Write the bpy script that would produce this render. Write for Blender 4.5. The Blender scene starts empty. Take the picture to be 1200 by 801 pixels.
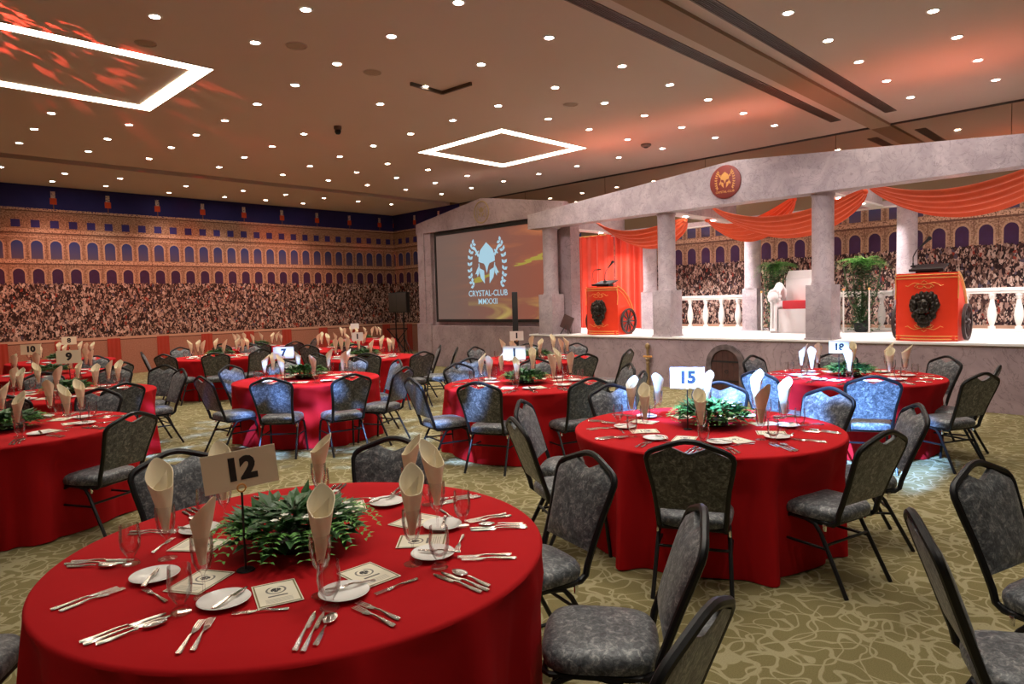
import bpy, bmesh, math, random
from mathutils import Vector, Matrix
PI = math.pi
C = bpy.context.scene.collection
sc = bpy.context.scene

# ---------------------------------------------------------------- camera
CAM_H = 1.70
F = Vector((0.70902094, 0.7026151, -0.06017748)); F.normalize()
R3 = Vector((0.70246621, -0.71119813, -0.02717443)); R3 = (R3 - F*R3.dot(F)).normalized()
U3 = R3.cross(F)
cam = bpy.data.objects.new('camera', bpy.data.cameras.new('camera')); C.objects.link(cam)
M = Matrix((R3, U3, -F)).transposed().to_4x4(); M.translation = (0, 0, CAM_H)
cam.matrix_world = M
cam.data.sensor_width = 36; cam.data.lens = 36*790/1200; cam.data.clip_end = 200; cam.data.clip_start = .05
sc.camera = cam
sc.view_settings.view_transform = 'Standard'; sc.view_settings.look = 'None'
sc.view_settings.gamma = 1; sc.view_settings.use_curve_mapping = False
sc.view_settings.exposure = 0.50
w = bpy.data.worlds.new('world'); sc.world = w; w.use_nodes = True
w.node_tree.nodes['Background'].inputs[0].default_value = (.05, .045, .04, 1)
w.node_tree.nodes['Background'].inputs[1].default_value = 0.2
sc.cycles.max_bounces = 7; sc.cycles.diffuse_bounces = 4; sc.cycles.transparent_max_bounces = 24
sc.cycles.sample_clamp_indirect = 4
K_DOWN = 60.0      # watts of one ceiling downlight
K_SQUARE = 9.0     # emission of the square ceiling lights

def proj(p):
    q = Vector(p) - Vector((0, 0, CAM_H)); z = q.dot(F)
    return 600 + 790*q.dot(R3)/z, 400.5 - 790*q.dot(U3)/z, z
def shown(p, m=25):
    u, v, z = proj(p)
    return z > .2 and -m < u < 1200+m and -m < v < 801+m

# ---------------------------------------------------------------- material helpers
class NT:
    def __init__(s, name):
        s.m = bpy.data.materials.new(name); s.m.use_nodes = True
        s.t = s.m.node_tree; s.b = s.t.nodes['Principled BSDF']
    def n(s, typ, **k):
        x = s.t.nodes.new(typ)
        for a, v in k.items(): setattr(x, a, v)
        return x
    def l(s, a, b): s.t.links.new(a, b)
    def put(s, inp, v):
        if isinstance(v, (int, float)): inp.default_value = v
        elif isinstance(v, tuple): inp.default_value = v if len(v) == 4 or len(inp.default_value) == 3 else (*v, 1)
        else: s.l(v, inp)
    def math(s, op, a, b=0, c=None, clamp=False):
        x = s.n('ShaderNodeMath', operation=op, use_clamp=clamp)
        s.put(x.inputs[0], a); s.put(x.inputs[1], b)
        if c is not None: s.put(x.inputs[2], c)
        return x.outputs[0]
    def add(s, a, b): return s.math('ADD', a, b)
    def sub(s, a, b): return s.math('SUBTRACT', a, b)
    def mul(s, a, b): return s.math('MULTIPLY', a, b)
    def mx(s, a, b): return s.math('MAXIMUM', a, b)
    def mn(s, a, b): return s.math('MINIMUM', a, b)
    def lt(s, a, b): return s.math('LESS_THAN', a, b)
    def gt(s, a, b): return s.math('GREATER_THAN', a, b)
    def ab(s, a): return s.math('ABSOLUTE', a)
    def band(s, v, a, b): return s.mul(s.gt(v, a), s.lt(v, b))
    def near(s, v, c, h): return s.lt(s.ab(s.sub(v, c)), h)
    def mix(s, f, a, b):
        x = s.n('ShaderNodeMix', data_type='RGBA')
        s.put(x.inputs[0], f)
        s.put(x.inputs[6], a); s.put(x.inputs[7], b)
        return x.outputs[2]
    def geo(s): return s.n('ShaderNodeNewGeometry').outputs['Position']
    def obj(s): return s.n('ShaderNodeTexCoord').outputs['Object']
    def uv(s):
        x = s.n('ShaderNodeSeparateXYZ'); s.l(s.n('ShaderNodeTexCoord').outputs['UV'], x.inputs[0]); return x.outputs[0], x.outputs[1]
    def sep(s, v):
        x = s.n('ShaderNodeSeparateXYZ'); s.l(v, x.inputs[0]); return x.outputs
    def comb(s, a, b, c=0.0):
        x = s.n('ShaderNodeCombineXYZ'); s.put(x.inputs[0], a); s.put(x.inputs[1], b); s.put(x.inputs[2], c); return x.outputs[0]
    def noise(s, v, sc_, det=3, rough=.55, dist=0, out=0):
        x = s.n('ShaderNodeTexNoise'); s.l(v, x.inputs['Vector'])
        x.inputs['Scale'].default_value = sc_; x.inputs['Detail'].default_value = det
        x.inputs['Roughness'].default_value = rough; x.inputs['Distortion'].default_value = dist
        return x.outputs[out]
    def vor(s, v, sc_, out='Color', feat='F1'):
        x = s.n('ShaderNodeTexVoronoi', feature=feat); s.l(v, x.inputs['Vector']); x.inputs['Scale'].default_value = sc_
        return x.outputs[out]
    def ramp(s, f, stops, interp='LINEAR'):
        x = s.n('ShaderNodeValToRGB'); s.l(f, x.inputs[0]); x.color_ramp.interpolation = interp
        e = x.color_ramp.elements
        while len(e) < len(stops): e.new(.5)
        for i, (p, c) in enumerate(stops): e[i].position = p; e[i].color = (*c, 1)
        return x.outputs[0]
    def bump(s, h, st=.3, d=.01):
        x = s.n('ShaderNodeBump'); x.inputs['Strength'].default_value = st; x.inputs['Distance'].default_value = d
        s.l(h, x.inputs['Height']); s.l(x.outputs[0], s.b.inputs['Normal'])
    def fin(s, col=None, rough=.6, metal=0, spec=None, emit=None, es=0, sheen=0):
        if col is not None: s.put(s.b.inputs['Base Color'], col)
        s.put(s.b.inputs['Roughness'], rough); s.put(s.b.inputs['Metallic'], metal)
        if spec is not None: s.b.inputs['Specular IOR Level'].default_value = spec
        if emit is not None: s.put(s.b.inputs['Emission Color'], emit); s.b.inputs['Emission Strength'].default_value = es
        if sheen: s.b.inputs['Sheen Weight'].default_value = sheen
        return s.m
def plain(name, col, rough=.6, metal=0, spec=None, nz=0.12, scale=8):
    t = NT(name); f = t.noise(t.obj(), scale, 2)
    c = t.mix(f, tuple(x*(1-nz) for x in col), tuple(min(1, x*(1+nz)) for x in col))
    return t.fin(c, rough, metal, spec)
def emitter(name, col, st):
    t = NT(name); return t.fin((0.05, .05, .05), .5, emit=col, es=st)

Mt = {}
Mt['black'] = plain('black_powder_coat', (.006, .006, .007), .42, spec=.35)
Mt['blackmatte'] = plain('black_plastic', (.012, .012, .012), .6)
Mt['steel'] = plain('polished_steel', (.78, .76, .72), .18, 1, nz=.05)
Mt['chrome'] = plain('chrome_tip', (.8, .8, .8), .2, 1)
Mt['china'] = plain('white_china', (.82, .80, .76), .18, nz=.02)
Mt['white'] = plain('white_paint', (.80, .78, .76), .45, nz=.04)
Mt['gold'] = plain('gold_paint', (.78, .40, .12), .38, .3, nz=.15)
Mt['bronze'] = plain('dark_bronze', (.035, .028, .022), .32, .6, nz=.4, scale=30)
Mt['red'] = plain('red_lacquer', (.78, .045, .015), .35, nz=.05)
Mt['wheel'] = plain('dark_wheel_wood', (.03, .014, .012), .5)
Mt['leaf'] = plain('glossy_leaf', (.035, .11, .028), .4, nz=.7, scale=25)
Mt['leaf2'] = plain('bright_leaf', (.12, .32, .06), .5, nz=.6, scale=10)
Mt['petal'] = plain('white_petal', (.8, .8, .72), .6)
Mt['stem'] = plain('green_stem', (.05, .09, .03), .6)
Mt['wood'] = plain('dark_red_wood', (.07, .03, .025), .5, nz=.4, scale=14)
Mt['ropecloth'] = plain('tan_wood', (.30, .20, .09), .6, nz=.3, scale=20)
Mt['ink'] = plain('black_ink', (.015, .014, .013), .7)
Mt['card'] = plain('cream_card', (.80, .70, .50), .7, nz=.03)
Mt['cardw'] = plain('white_card', (.85, .84, .80), .7, nz=.03)
Mt['cushion'] = plain('red_cushion', (.55, .02, .03), .6)
Mt['rail'] = plain('white_stone_paint', (.82, .79, .74), .5, nz=.06)
def _t():
    t = NT('grey_marbled_upholstery'); v = t.obj()
    f = t.noise(v, 34, 6, .70, .8); g = t.noise(v, 95, 3)
    c = t.ramp(f, [(.36, (.022, .024, .028)), (.45, (.058, .064, .072)), (.52, (.10, .108, .115)), (.59, (.20, .205, .205)), (.70, (.36, .35, .33))])
    c = t.mix(t.mul(t.gt(g, .56), .5), c, (.03, .032, .038)); t.bump(g, .5, .003)
    return t.fin(c, t.math('MULTIPLY_ADD', f, -.5, .66), spec=.5, sheen=.12)
Mt['fabric'] = _t()
def _t():
    t = NT('red_table_linen'); v = t.obj(); f = t.noise(v, 3, 3); g = t.noise(v, 400, 1)
    c = t.mix(f, (.38, .006, .009), (.47, .009, .012)); t.bump(g, .12, .001)
    return t.fin(c, .85, spec=.12)
Mt['linen'] = _t()
def _t():
    t = NT('cream_napkin_cloth'); f = t.noise(t.obj(), 30, 3)
    c = t.mix(f, (.84, .72, .50), (.90, .80, .58)); return t.fin(c, .8, spec=.2)
Mt['napkin'] = _t()
def _t():
    t = NT('clear_glass'); t.t.nodes.remove(t.b)
    fr = t.n('ShaderNodeLayerWeight'); fr.inputs[0].default_value = .25
    tr = t.n('ShaderNodeBsdfTransparent'); tr.inputs[0].default_value = (.985, .985, .985, 1)
    gl = t.n('ShaderNodeBsdfGlossy'); gl.inputs['Roughness'].default_value = .03
    ms = t.n('ShaderNodeMixShader'); t.l(t.math('MULTIPLY_ADD', fr.outputs['Fresnel'], .55, .03), ms.inputs[0]); t.l(tr.outputs[0], ms.inputs[1]); t.l(gl.outputs[0], ms.inputs[2])
    t.l(ms.outputs[0], t.t.nodes['Material Output'].inputs[0]); return t.m
Mt['glass'] = _t()
def marble(name, a, b, sc_=1.3):
    t = NT(name); v = t.geo(); f = t.noise(v, sc_, 6, .62, 1.2); g = t.noise(v, sc_*6, 4, .6, .5)
    vein = t.ab(t.sub(t.noise(v, sc_*1.7, 5, .6, 2.0), .5))
    c = t.mix(t.math('MULTIPLY_ADD', f, 1.8, -.4, True), a, b)
    c = t.mix(t.mul(t.lt(vein, .012), .45), c, tuple(x*.55 for x in a))
    c = t.mix(t.mul(g, .45), c, tuple(x*.75 for x in a)); return t.fin(c, .55, spec=.3)
Mt['marble'] = marble('pink_grey_faux_marble', (.26, .19, .205), (.52, .405, .42))
Mt['marble2'] = marble('pale_grey_faux_marble', (.34, .28, .30), (.66, .57, .59), 2.0)
def _t():
    t = NT('patterned_olive_carpet'); v = t.geo()
    line = 0.0
    for k_, (ox, oy, lv) in enumerate(((0, 0, .5), (37.3, 11.7, .5), (-19.1, 53.9, .5))):
        vv = t.n('ShaderNodeVectorMath', operation='ADD'); t.l(v, vv.inputs[0]); vv.inputs[1].default_value = (ox, oy, 0)
        f = t.noise(vv.outputs[0], 5.2, 0, .4, .7)
        l_ = t.math('MULTIPLY', t.math('SUBTRACT', .030, t.ab(t.sub(f, lv))), 90, clamp=True)
        line = l_ if k_ == 0 else t.mx(line, l_)
    g = t.noise(v, 160, 2, .7)
    base = t.mix(g, (.115, .092, .034), (.225, .190, .090))
    hi = t.mix(g, (.25, .22, .12), (.42, .37, .225))
    c = t.mix(t.math('MULTIPLY', line, .75, clamp=True), base, hi); t.bump(g, .5, .004)
    return t.fin(c, .95, spec=.1)
Mt['carpet'] = _t()
Mt['plaster'] = plain('beige_ceiling_plaster', (.57, .475, .395), .85, nz=.04, scale=.6)
Mt['plaster_dark'] = plain('olive_ceiling_plaster', (.36, .29, .21), .85, nz=.04, scale=.6)
Mt['wallpaint'] = plain('brown_wall_paint', (.20, .14, .08), .8, nz=.05, scale=1)
Mt['beam'] = plain('brown_beam_paint', (.30, .20, .12), .7, nz=.05, scale=1)
Mt['grille'] = plain('dark_grille_metal', (.05, .038, .03), .5)
Mt['fin'] = plain('brown_track_metal', (.10, .07, .05), .5)
Mt['square'] = emitter('warm_white_light_panel', (1, .86, .66, 1), K_SQUARE)
Mt['lamp'] = emitter('downlight_lens', (1, .92, .82, 1), 60)
Mt['stagelamp'] = emitter('stage_downlight_lens', (1, .97, .95, 1), 40)
def _t():
    t = NT('dark_mirror_panel'); f = t.noise(t.geo(), .8, 2)
    return t.fin(t.mix(f, (.50, .42, .34), (.56, .47, .38)), .035, 1)
Mt['mirror'] = _t()
def cloth(name, a, b, sx):
    t = NT(name); o = t.sep(t.obj()); g = t.noise(t.obj(), sx, 3)
    return t.fin(t.mix(g, a, b), .6, spec=.3, sheen=.2)
Mt['orange'] = cloth('orange_red_satin', (.62, .075, .018), (.80, .12, .03), 5)
Mt['curtain'] = cloth('red_stage_curtain', (.60, .035, .015), (.75, .06, .025), 4)
Mt['banner'] = cloth('dark_red_banner_cloth', (.33, .03, .015), (.42, .045, .02), 4)
def _t():
    t = NT('printed_arena_mural'); u, v = t.uv(); P = .4115
    pos = t.comb(u, v, 0.0)
    n1 = t.noise(pos, 9, 4, .7); n2 = t.noise(pos, 30, 2, .6)
    stone = t.mix(n1, (.16, .075, .045), (.50, .30, .19))
    stone = t.mix(t.mul(t.gt(n2, .56), .6), stone, (.60, .38, .27))
    stone = t.mix(t.mul(t.lt(n2, .42), .6), stone, (.10, .045, .03))
    # sky above the cornice
    sky = t.mix(t.noise(pos, 1.2, 3), (.010, .010, .075), (.03, .028, .15))
    col = t.mix(t.gt(v, 4.34), stone, sky)
    # statues every third bay
    S = t.mul(t.sub(t.math('FRACT', t.add(t.math('DIVIDE', t.sub(u, 4.22), P*3.02), 100.5)), .5), P*3.02)
    col = t.mix(t.mul(t.near(S, 0, .075), t.band(v, 4.50, 4.66)), col, (.55, .07, .02))
    col = t.mix(t.mul(t.near(S, 0, .05), t.mul(t.band(v, 4.66, 4.83), t.gt(n2, .42))), col, (.55, .42, .36))
    col = t.mix(t.mul(t.near(S, 0, .012), t.band(v, 4.36, 4.50)), col, (.20, .08, .05))
    # arcade
    a = t.mul(t.sub(t.math('FRACT', t.add(t.math('DIVIDE', t.sub(u, 3.39), P), 100.5)), .5), P)
    col = t.mix(t.mul(t.near(a, 0, .095), t.band(v, 3.89, 4.08)), col, (.035, .03, .16))
    def arch(z0, z1, hw):
        zc = z1 - hw; dz = t.mx(t.sub(v, zc), 0.0)
        d = t.math('SQRT', t.add(t.mul(a, a), t.mul(dz, dz)))
        return t.mul(t.lt(d, hw), t.gt(v, z0)), t.mul(t.lt(d, hw+.035), t.gt(v, z0))
    i1, o1 = arch(3.10, 3.56, .125); i2, o2 = arch(2.40, 2.85, .122)
    col = t.mix(t.mul(t.sub(o1, i1), .55), col, (.62, .42, .30))
    col = t.mix(t.mul(t.sub(o2, i2), .55), col, (.60, .38, .26))
    b1 = t.mix(t.math('DIVIDE', t.sub(v, 3.10), .46), (.10, .08, .14), (.03, .05, .19))
    col = t.mix(i1, col, b1)
    b2 = t.mix(n1, (.05, .015, .035), (.06, .03, .10)); col = t.mix(i2, col, b2)
    # pilaster shadows between the bays, cornices
    col = t.mix(t.mul(t.gt(t.ab(a), P/2-.012), t.mul(t.band(v, 2.6, 3.8), .45)), col, (.12, .05, .035))
    for z, h, dk in ((4.345, .03, 0), (4.30, .015, 1), (3.81, .045, 0), (3.75, .02, 1), (3.03, .045, 0), (2.97, .02, 1), (3.66, .015, 0)):
        col = t.mix(t.mul(t.near(v, z, h), t.gt(n2, .46) if dk == 0 else .8), col, (.10, .04, .03) if dk else (.60, .38, .26))
    # crowd
    pc = t.comb(u, t.mul(v, .62), 0.0)
    x = t.n('ShaderNodeTexVoronoi'); t.l(pc, x.inputs['Vector']); x.inputs['Scale'].default_value = 19
    r = t.sep(x.outputs['Color'])
    crowd = t.ramp(r[0], [(0, (.022, .010, .010)), (.28, (.06, .028, .025)), (.44, (.14, .075, .06)), (.56, (.34, .21, .17)), (.70, (.56, .38, .31)), (.84, (.74, .57, .49)), (.92, (.35, .05, .03)), (.96, (.10, .08, .12))], 'CONSTANT')
    x2 = t.n('ShaderNodeTexVoronoi'); t.l(pc, x2.inputs['Vector']); x2.inputs['Scale'].default_value = 42
    r2 = t.sep(x2.outputs['Color'])
    crowd = t.mix(t.gt(r2[1], .62), crowd, t.ramp(r2[0], [(0, (.02, .01, .012)), (.4, (.12, .06, .05)), (.6, (.45, .27, .21)), (.85, (.62, .46, .38))], 'CONSTANT'))
    crowd = t.mix(t.mul(t.noise(pos, 2.2, 2), .28), crowd, (.05, .02, .02))
    cm = t.lt(v, t.add(2.40, t.mul(t.noise(pos, 14, 3), .16)))
    col = t.mix(cm, col, crowd)
    # parapet
    wl = t.mix(n2, (.26, .10, .065), (.50, .26, .18))
    col = t.mix(t.lt(v, 1.03), col, wl)
    col = t.mix(t.near(v, 1.0, .035), col, (.55, .33, .23)); col = t.mix(t.near(v, .955, .012), col, (.12, .04, .03))
    return t.fin(col, .7, spec=.2)
Mt['mural'] = _t()
def _t():
    t = NT('projected_sunset_picture'); u, v = t.uv()
    p = t.comb(t.mul(u, .9), t.mul(v, 2.6)); f = t.noise(p, 1.3, 5, .6, .8)
    c = t.mix(t.math('MULTIPLY_ADD', u, .9, -.15, True), (.17, .105, .085), (.36, .075, .035))
    c = t.mix(t.mul(t.math('MULTIPLY_ADD', f, 4, -1.9, True), t.math('MULTIPLY', u, 1, clamp=True)), c, (.62, .20, .07))
    s1 = t.sub(v, t.add(.45, t.mul(t.sub(u, .40), .42)))
    f2_ = t.noise(p, 3.0, 3, .6)
    st = t.mul(t.lt(t.ab(t.add(s1, t.mul(t.sub(f2_, .5), .30))), .018), t.mul(t.gt(u, .36), t.gt(f, .46)))
    c = t.mix(t.mul(st, .8), c, (.42, .38, .05))
    lo = t.mul(t.math('MULTIPLY_ADD', v, -5, 1.25, True), t.math('MULTIPLY_ADD', f, 5, -2.1, True))
    c = t.mix(t.mul(lo, t.gt(u, .3)), c, (.70, .62, .15))
    return t.fin((.02, .02, .02), .5, emit=c, es=.62)
Mt['picture'] = _t()
Mt['logo'] = emitter('projected_pale_blue', (.40, .66, .80, 1), .62)
def _t():
    t = NT('printed_menu_card'); u, v = t.uv()
    au = t.ab(t.sub(u, .5)); av = t.ab(t.sub(v, .5)); e = t.mx(t.add(au, 0.0), av)
    c = t.mix(t.mul(t.gt(e, .44), t.lt(e, .475)), (.82, .76, .60), (.20, .17, .06))
    dx = t.sub(u, .5); dy = t.sub(v, .64); r = t.math('SQRT', t.add(t.mul(dx, dx), t.mul(t.mul(dy, dy), 1.9)))
    c = t.mix(t.mul(t.lt(r, .12), t.gt(t.noise(t.comb(u, v), 24, 2), .42)), c, (.02, .02, .02))
    c = t.mix(t.mul(t.band(r, .19, .235), t.gt(t.sub(.72, v), -.06)), c, (.20, .19, .16))
    c = t.mix(t.mul(t.lt(au, .22), t.band(v, .36, .41)), c, (.15, .14, .12))
    c = t.mix(t.mul(t.lt(au, .30), t.mul(t.band(v, .12, .30), t.gt(t.math('FRACT', t.mul(v, 22)), .62))), c, (.45, .42, .34))
    return t.fin(c, .6)
Mt['menu'] = _t()

# ---------------------------------------------------------------- mesh helpers
class MB:
    def __init__(s): s.bm = bmesh.new(); s.uvl = None
    def _x(s, vs, m):
        if m is not None:
            for v in vs: v.co = m @ v.co
    def box(s, x0, x1, y0, y1, z0, z1, m=None, bev=0):
        r = bmesh.ops.create_cube(s.bm, size=1)['verts']
        for v in r: v.co = Vector(((x0+x1)/2 + v.co.x*(x1-x0), (y0+y1)/2 + v.co.y*(y1-y0), (z0+z1)/2 + v.co.z*(z1-z0)))
        if bev:
            es = list({e for v in r for e in v.link_edges})
            o = bmesh.ops.bevel(s.bm, geom=es, offset=bev, segments=2, affect='EDGES', profile=.6)
            r = [v for v in s.bm.verts if v in set(o['verts']) or (v.is_valid and v in r)]
        s._x([v for v in r if v.is_valid], m); return s
    def lathe(s, prof, seg=24, m=None, cap0=False, cap1=False):
        rings = []
        for r, z in prof:
            if r < 1e-6: rings.append([s.bm.verts.new((0, 0, z))])
            else: rings.append([s.bm.verts.new((r*math.cos(2*PI*i/seg), r*math.sin(2*PI*i/seg), z)) for i in range(seg)])
        for a, b in zip(rings, rings[1:]):
            for i in range(seg):
                j = (i+1) % seg
                if len(a) == 1 and len(b) == 1: continue
                if len(a) == 1: s.bm.faces.new((a[0], b[j], b[i]))
                elif len(b) == 1: s.bm.faces.new((a[i], a[j], b[0]))
                else: s.bm.faces.new((a[i], a[j], b[j], b[i]))
        if cap0 and len(rings[0]) > 1: s.bm.faces.new(rings[0][::-1])
        if cap1 and len(rings[-1]) > 1: s.bm.faces.new(rings[-1])
        s._x([v for g in rings for v in g], m); return s
    def tube(s, pts, r, seg=8, closed=False, m=None, taper=None):
        pts = [Vector(p) for p in pts]; n = len(pts); rings = []; up = None
        for i, p in enumerate(pts):
            if closed: d = pts[(i+1) % n] - pts[i-1]
            else: d = pts[min(i+1, n-1)] - pts[max(i-1, 0)]
            d.normalize()
            if up is None:
                up = Vector((0, 0, 1)) if abs(d.z) < .9 else Vector((1, 0, 0))
            up = (up - d*up.dot(d)).normalized(); sd = d.cross(up)
            rr = r*(taper[i] if taper else 1)
            rings.append([s.bm.verts.new(p + (up*math.cos(2*PI*k/seg) + sd*math.sin(2*PI*k/seg))*rr) for k in range(seg)])
        for i in range(n if closed else n-1):
            a, b = rings[i], rings[(i+1) % n]
            for k in range(seg):
                j = (k+1) % seg; s.bm.faces.new((a[k], b[k], b[j], a[j]))
        if not closed: s.bm.faces.new(rings[0]); s.bm.faces.new(rings[-1][::-1])
        s._x([v for g in rings for v in g], m); return s
    def prism(s, poly, h0, h1, m=None):
        a = [s.bm.verts.new((x, y, h0)) for x, y in poly]; b = [s.bm.verts.new((x, y, h1)) for x, y in poly]
        n = len(poly)
        try: s.bm.faces.new(a[::-1]); s.bm.faces.new(b)
        except ValueError: pass
        for i in range(n): s.bm.faces.new((a[i], a[(i+1) % n], b[(i+1) % n], b[i]))
        s._x(a+b, m); return s
    def grid(s, fn, nu, nv, closeu=False, uv=False):
        V = [[s.bm.verts.new(fn(i/nu, j/nv)) for j in range(nv+1)] for i in range(nu if closeu else nu+1)]
        if uv and s.uvl is None: s.uvl = s.bm.loops.layers.uv.new('UVMap')
        for i in range(nu):
            for j in range(nv):
                q = ((i, j), (i+1, j), (i+1, j+1), (i, j+1))
                f = s.bm.faces.new([V[a % len(V)][b] for a, b in q])
                if uv:
                    for lp, (a, b) in zip(f.loops, q): lp[s.uvl].uv = (a/nu, b/nv)
        return s
    def quad(s, p, uvs=None):
        vs = [s.bm.verts.new(x) for x in p]; f = s.bm.faces.new(vs)
        if uvs:
            if s.uvl is None: s.uvl = s.bm.loops.layers.uv.new('UVMap')
            for lp, q in zip(f.loops, uvs): lp[s.uvl].uv = q
        return s
    def ball(s, c, r, seg=10, m=None, sq=(1, 1, 1)):
        v = bmesh.ops.create_uvsphere(s.bm, u_segments=seg, v_segments=max(5, seg//2+1), radius=1)['verts']
        for x in v: x.co = Vector((c[0]+x.co.x*r*sq[0], c[1]+x.co.y*r*sq[1], c[2]+x.co.z*r*sq[2]))
        s._x(v, m); return s
    def mesh(s, name, mat, smooth=True, fixn=True):
        if fixn: bmesh.ops.recalc_face_normals(s.bm, faces=s.bm.faces)
        me = bpy.data.meshes.new(name); s.bm.to_mesh(me); s.bm.free()
        if mat is not None: me.materials.append(mat)
        if smooth:
            for p in me.polygons: p.use_smooth = True
            try: me.set_sharp_from_angle(angle=math.radians(38))
            except Exception: pass
        return me
    def build(s, name, mat, parent=None, loc=None, rz=0, smooth=True, fixn=True):
        o = bpy.data.objects.new(name, s.mesh(name, mat, smooth, fixn)); C.objects.link(o)
        if loc is not None: o.location = loc
        o.rotation_euler[2] = rz
        if parent is not None: o.parent = parent
        return o
def T(x, y, z): return Matrix.Translation((x, y, z))
def RX(a): return Matrix.Rotation(a, 4, 'X')
def RY(a): return Matrix.Rotation(a, 4, 'Y')
def RZ(a): return Matrix.Rotation(a, 4, 'Z')
def tag(o, label=None, cat=None, group=None, kind=None):
    if label: o['label'] = label
    if cat: o['category'] = cat
    if group: o['group'] = group
    if kind: o['kind'] = kind
    return o
def empty(name, loc=(0, 0, 0), rz=0, label=None, cat=None, group=None):
    o = bpy.data.objects.new(name, None); C.objects.link(o); o.empty_display_size = .1
    o.location = loc; o.rotation_euler[2] = rz; return tag(o, label, cat, group)
def dup(o, loc=None, rz=None, rot=None, parent=None, scale=None):
    c = o.copy(); C.objects.link(c)
    for k in ('label', 'group'):
        if parent is None and k in c: del c[k]
    if parent is not None: c.parent = parent
    if loc is not None: c.location = loc
    if rz is not None: c.rotation_euler[2] = rz
    if rot is not None: c.rotation_euler = rot
    if scale is not None: c.scale = (scale,)*3 if isinstance(scale, (int, float)) else scale
    for ch in [x for x in KIDS.get(o.name, [])]: dup(ch, parent=c)
    return c
KIDS = {}
def kids(o):
    ch = [x for x in C.objects if x.parent == o]; KIDS[o.name] = ch
    for x in ch: kids(x)
def struct(name, mb, mat, smooth=False):
    return tag(mb.build(name, mat, smooth=smooth), kind='structure')
def text_mesh(name, body, size, mat, parent, m, bold=.012, ext=.0006, align='CENTER'):
    cu = bpy.data.curves.new(name, 'FONT'); cu.body = body; cu.size = size; cu.align_x = align; cu.align_y = 'CENTER'
    cu.extrude = ext; cu.offset = bold*size; cu.resolution_u = 3
    to = bpy.data.objects.new(name+'_src', cu); C.objects.link(to)
    dg = bpy.context.evaluated_depsgraph_get(); me = bpy.data.meshes.new_from_object(to.evaluated_get(dg))
    bpy.data.objects.remove(to); me.name = name; me.materials.clear(); me.materials.append(mat)
    me.transform(m)
    o = bpy.data.objects.new(name, me); C.objects.link(o); o.parent = parent; return o
ORD = ['', 'second', 'third', 'fourth', 'fifth', 'sixth', 'seventh', 'eighth', 'ninth', 'tenth', 'eleventh', 'twelfth', 'thirteenth', 'fourteenth', 'fifteenth', 'sixteenth', 'seventeenth', 'eighteenth']
def ordl(i, n):
    if n == 1: return 'only'
    if i == 0: return 'leftmost'
    if i == n-1: return 'rightmost'
    return ORD[i] + ' from left'

# ---------------------------------------------------------------- room shell
XR, YL, XB, YB, HC = 14.75, 20.6, -6.0, -6.0, 4.95
struct('floor', MB().box(XB, XR, YB, YL, -.1, 0), Mt['carpet'])
b = MB(); b.box(XB, XR+.1, YB, 16.85, HC, HC+.15); b.box(XB, XR+.1, 17.35, YL, HC, HC+.15)
struct('ceiling', b, Mt['plaster'])
b = MB(); b.box(XB, XR, 16.8, 17.4, HC+.35, HC+.4); b.box(XB, XR, 16.75, 16.85, HC+.15, HC+.4); b.box(XB, XR, 17.35, 17.45, HC+.15, HC+.4)
struct('trim_1', b, Mt['grille'])
struct('wall_left', MB().box(XB, XR+.1, YL, YL+.1, 0, HC+.4), Mt['wallpaint'])
struct('wall_right', MB().box(XR, XR+.1, YB, YL, 0, HC+.4), Mt['wallpaint'])
struct('wall_back', MB().box(XB-.1, XB, YB, YL, 0, HC), Mt['wallpaint'])
struct('wall_front', MB().box(XB, XR, YB-.1, YB, 0, HC), Mt['wallpaint'])
# ceiling beam and slot grilles
struct('trim_2', MB().box(XB, XR, 4.07, 4.42, HC-.05, HC-.001), Mt['beam'])
def grille(y, x0, x1, lab):
    t = empty('ceiling_grille', ((x0+x1)/2, y, HC), label=lab, cat='air grille', group='slot grilles in the ceiling')
    hw = (x1-x0)/2
    b = MB()
    for k in (-1, 1): b.box(-hw, hw, k*.085-.012, k*.085+.012, -.012, -.001)
    for k in (-1, 1): b.box(k*hw-.012, k*hw+.012, -.085, .085, -.012, -.001)
    b.build('frame', Mt['fin'], t, smooth=False)
    b = MB()
    for k in range(-2, 3): b.box(-hw, hw, k*.028-.006, k*.028+.006, -.010, -.001)
    b.build('slat', Mt['fin'], t, smooth=False)
    MB().box(-hw, hw, -.08, .08, -.003, -.0005).build('backing', Mt['grille'], t, smooth=False)
grille(4.72, 3.0, 13.65, 'long slotted air grille on the left of the brown ceiling beam')
grille(3.80, 3.0, 13.75, 'long slotted air grille on the right of the brown ceiling beam')
# mirror band on the right wall
for i in range(8):
    y0 = 16.8 - i*2.93
    o = MB().box(XR-.03, XR-.003, y0-2.92, y0, 4.2, HC-.03).build('trim_%d' % (10+i), Mt['mirror'], smooth=False); tag(o, kind='structure')
struct('trim_3', MB().box(XR-.04, XR, YB, 16.85, HC-.04, HC-.002), Mt['grille'])
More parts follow.
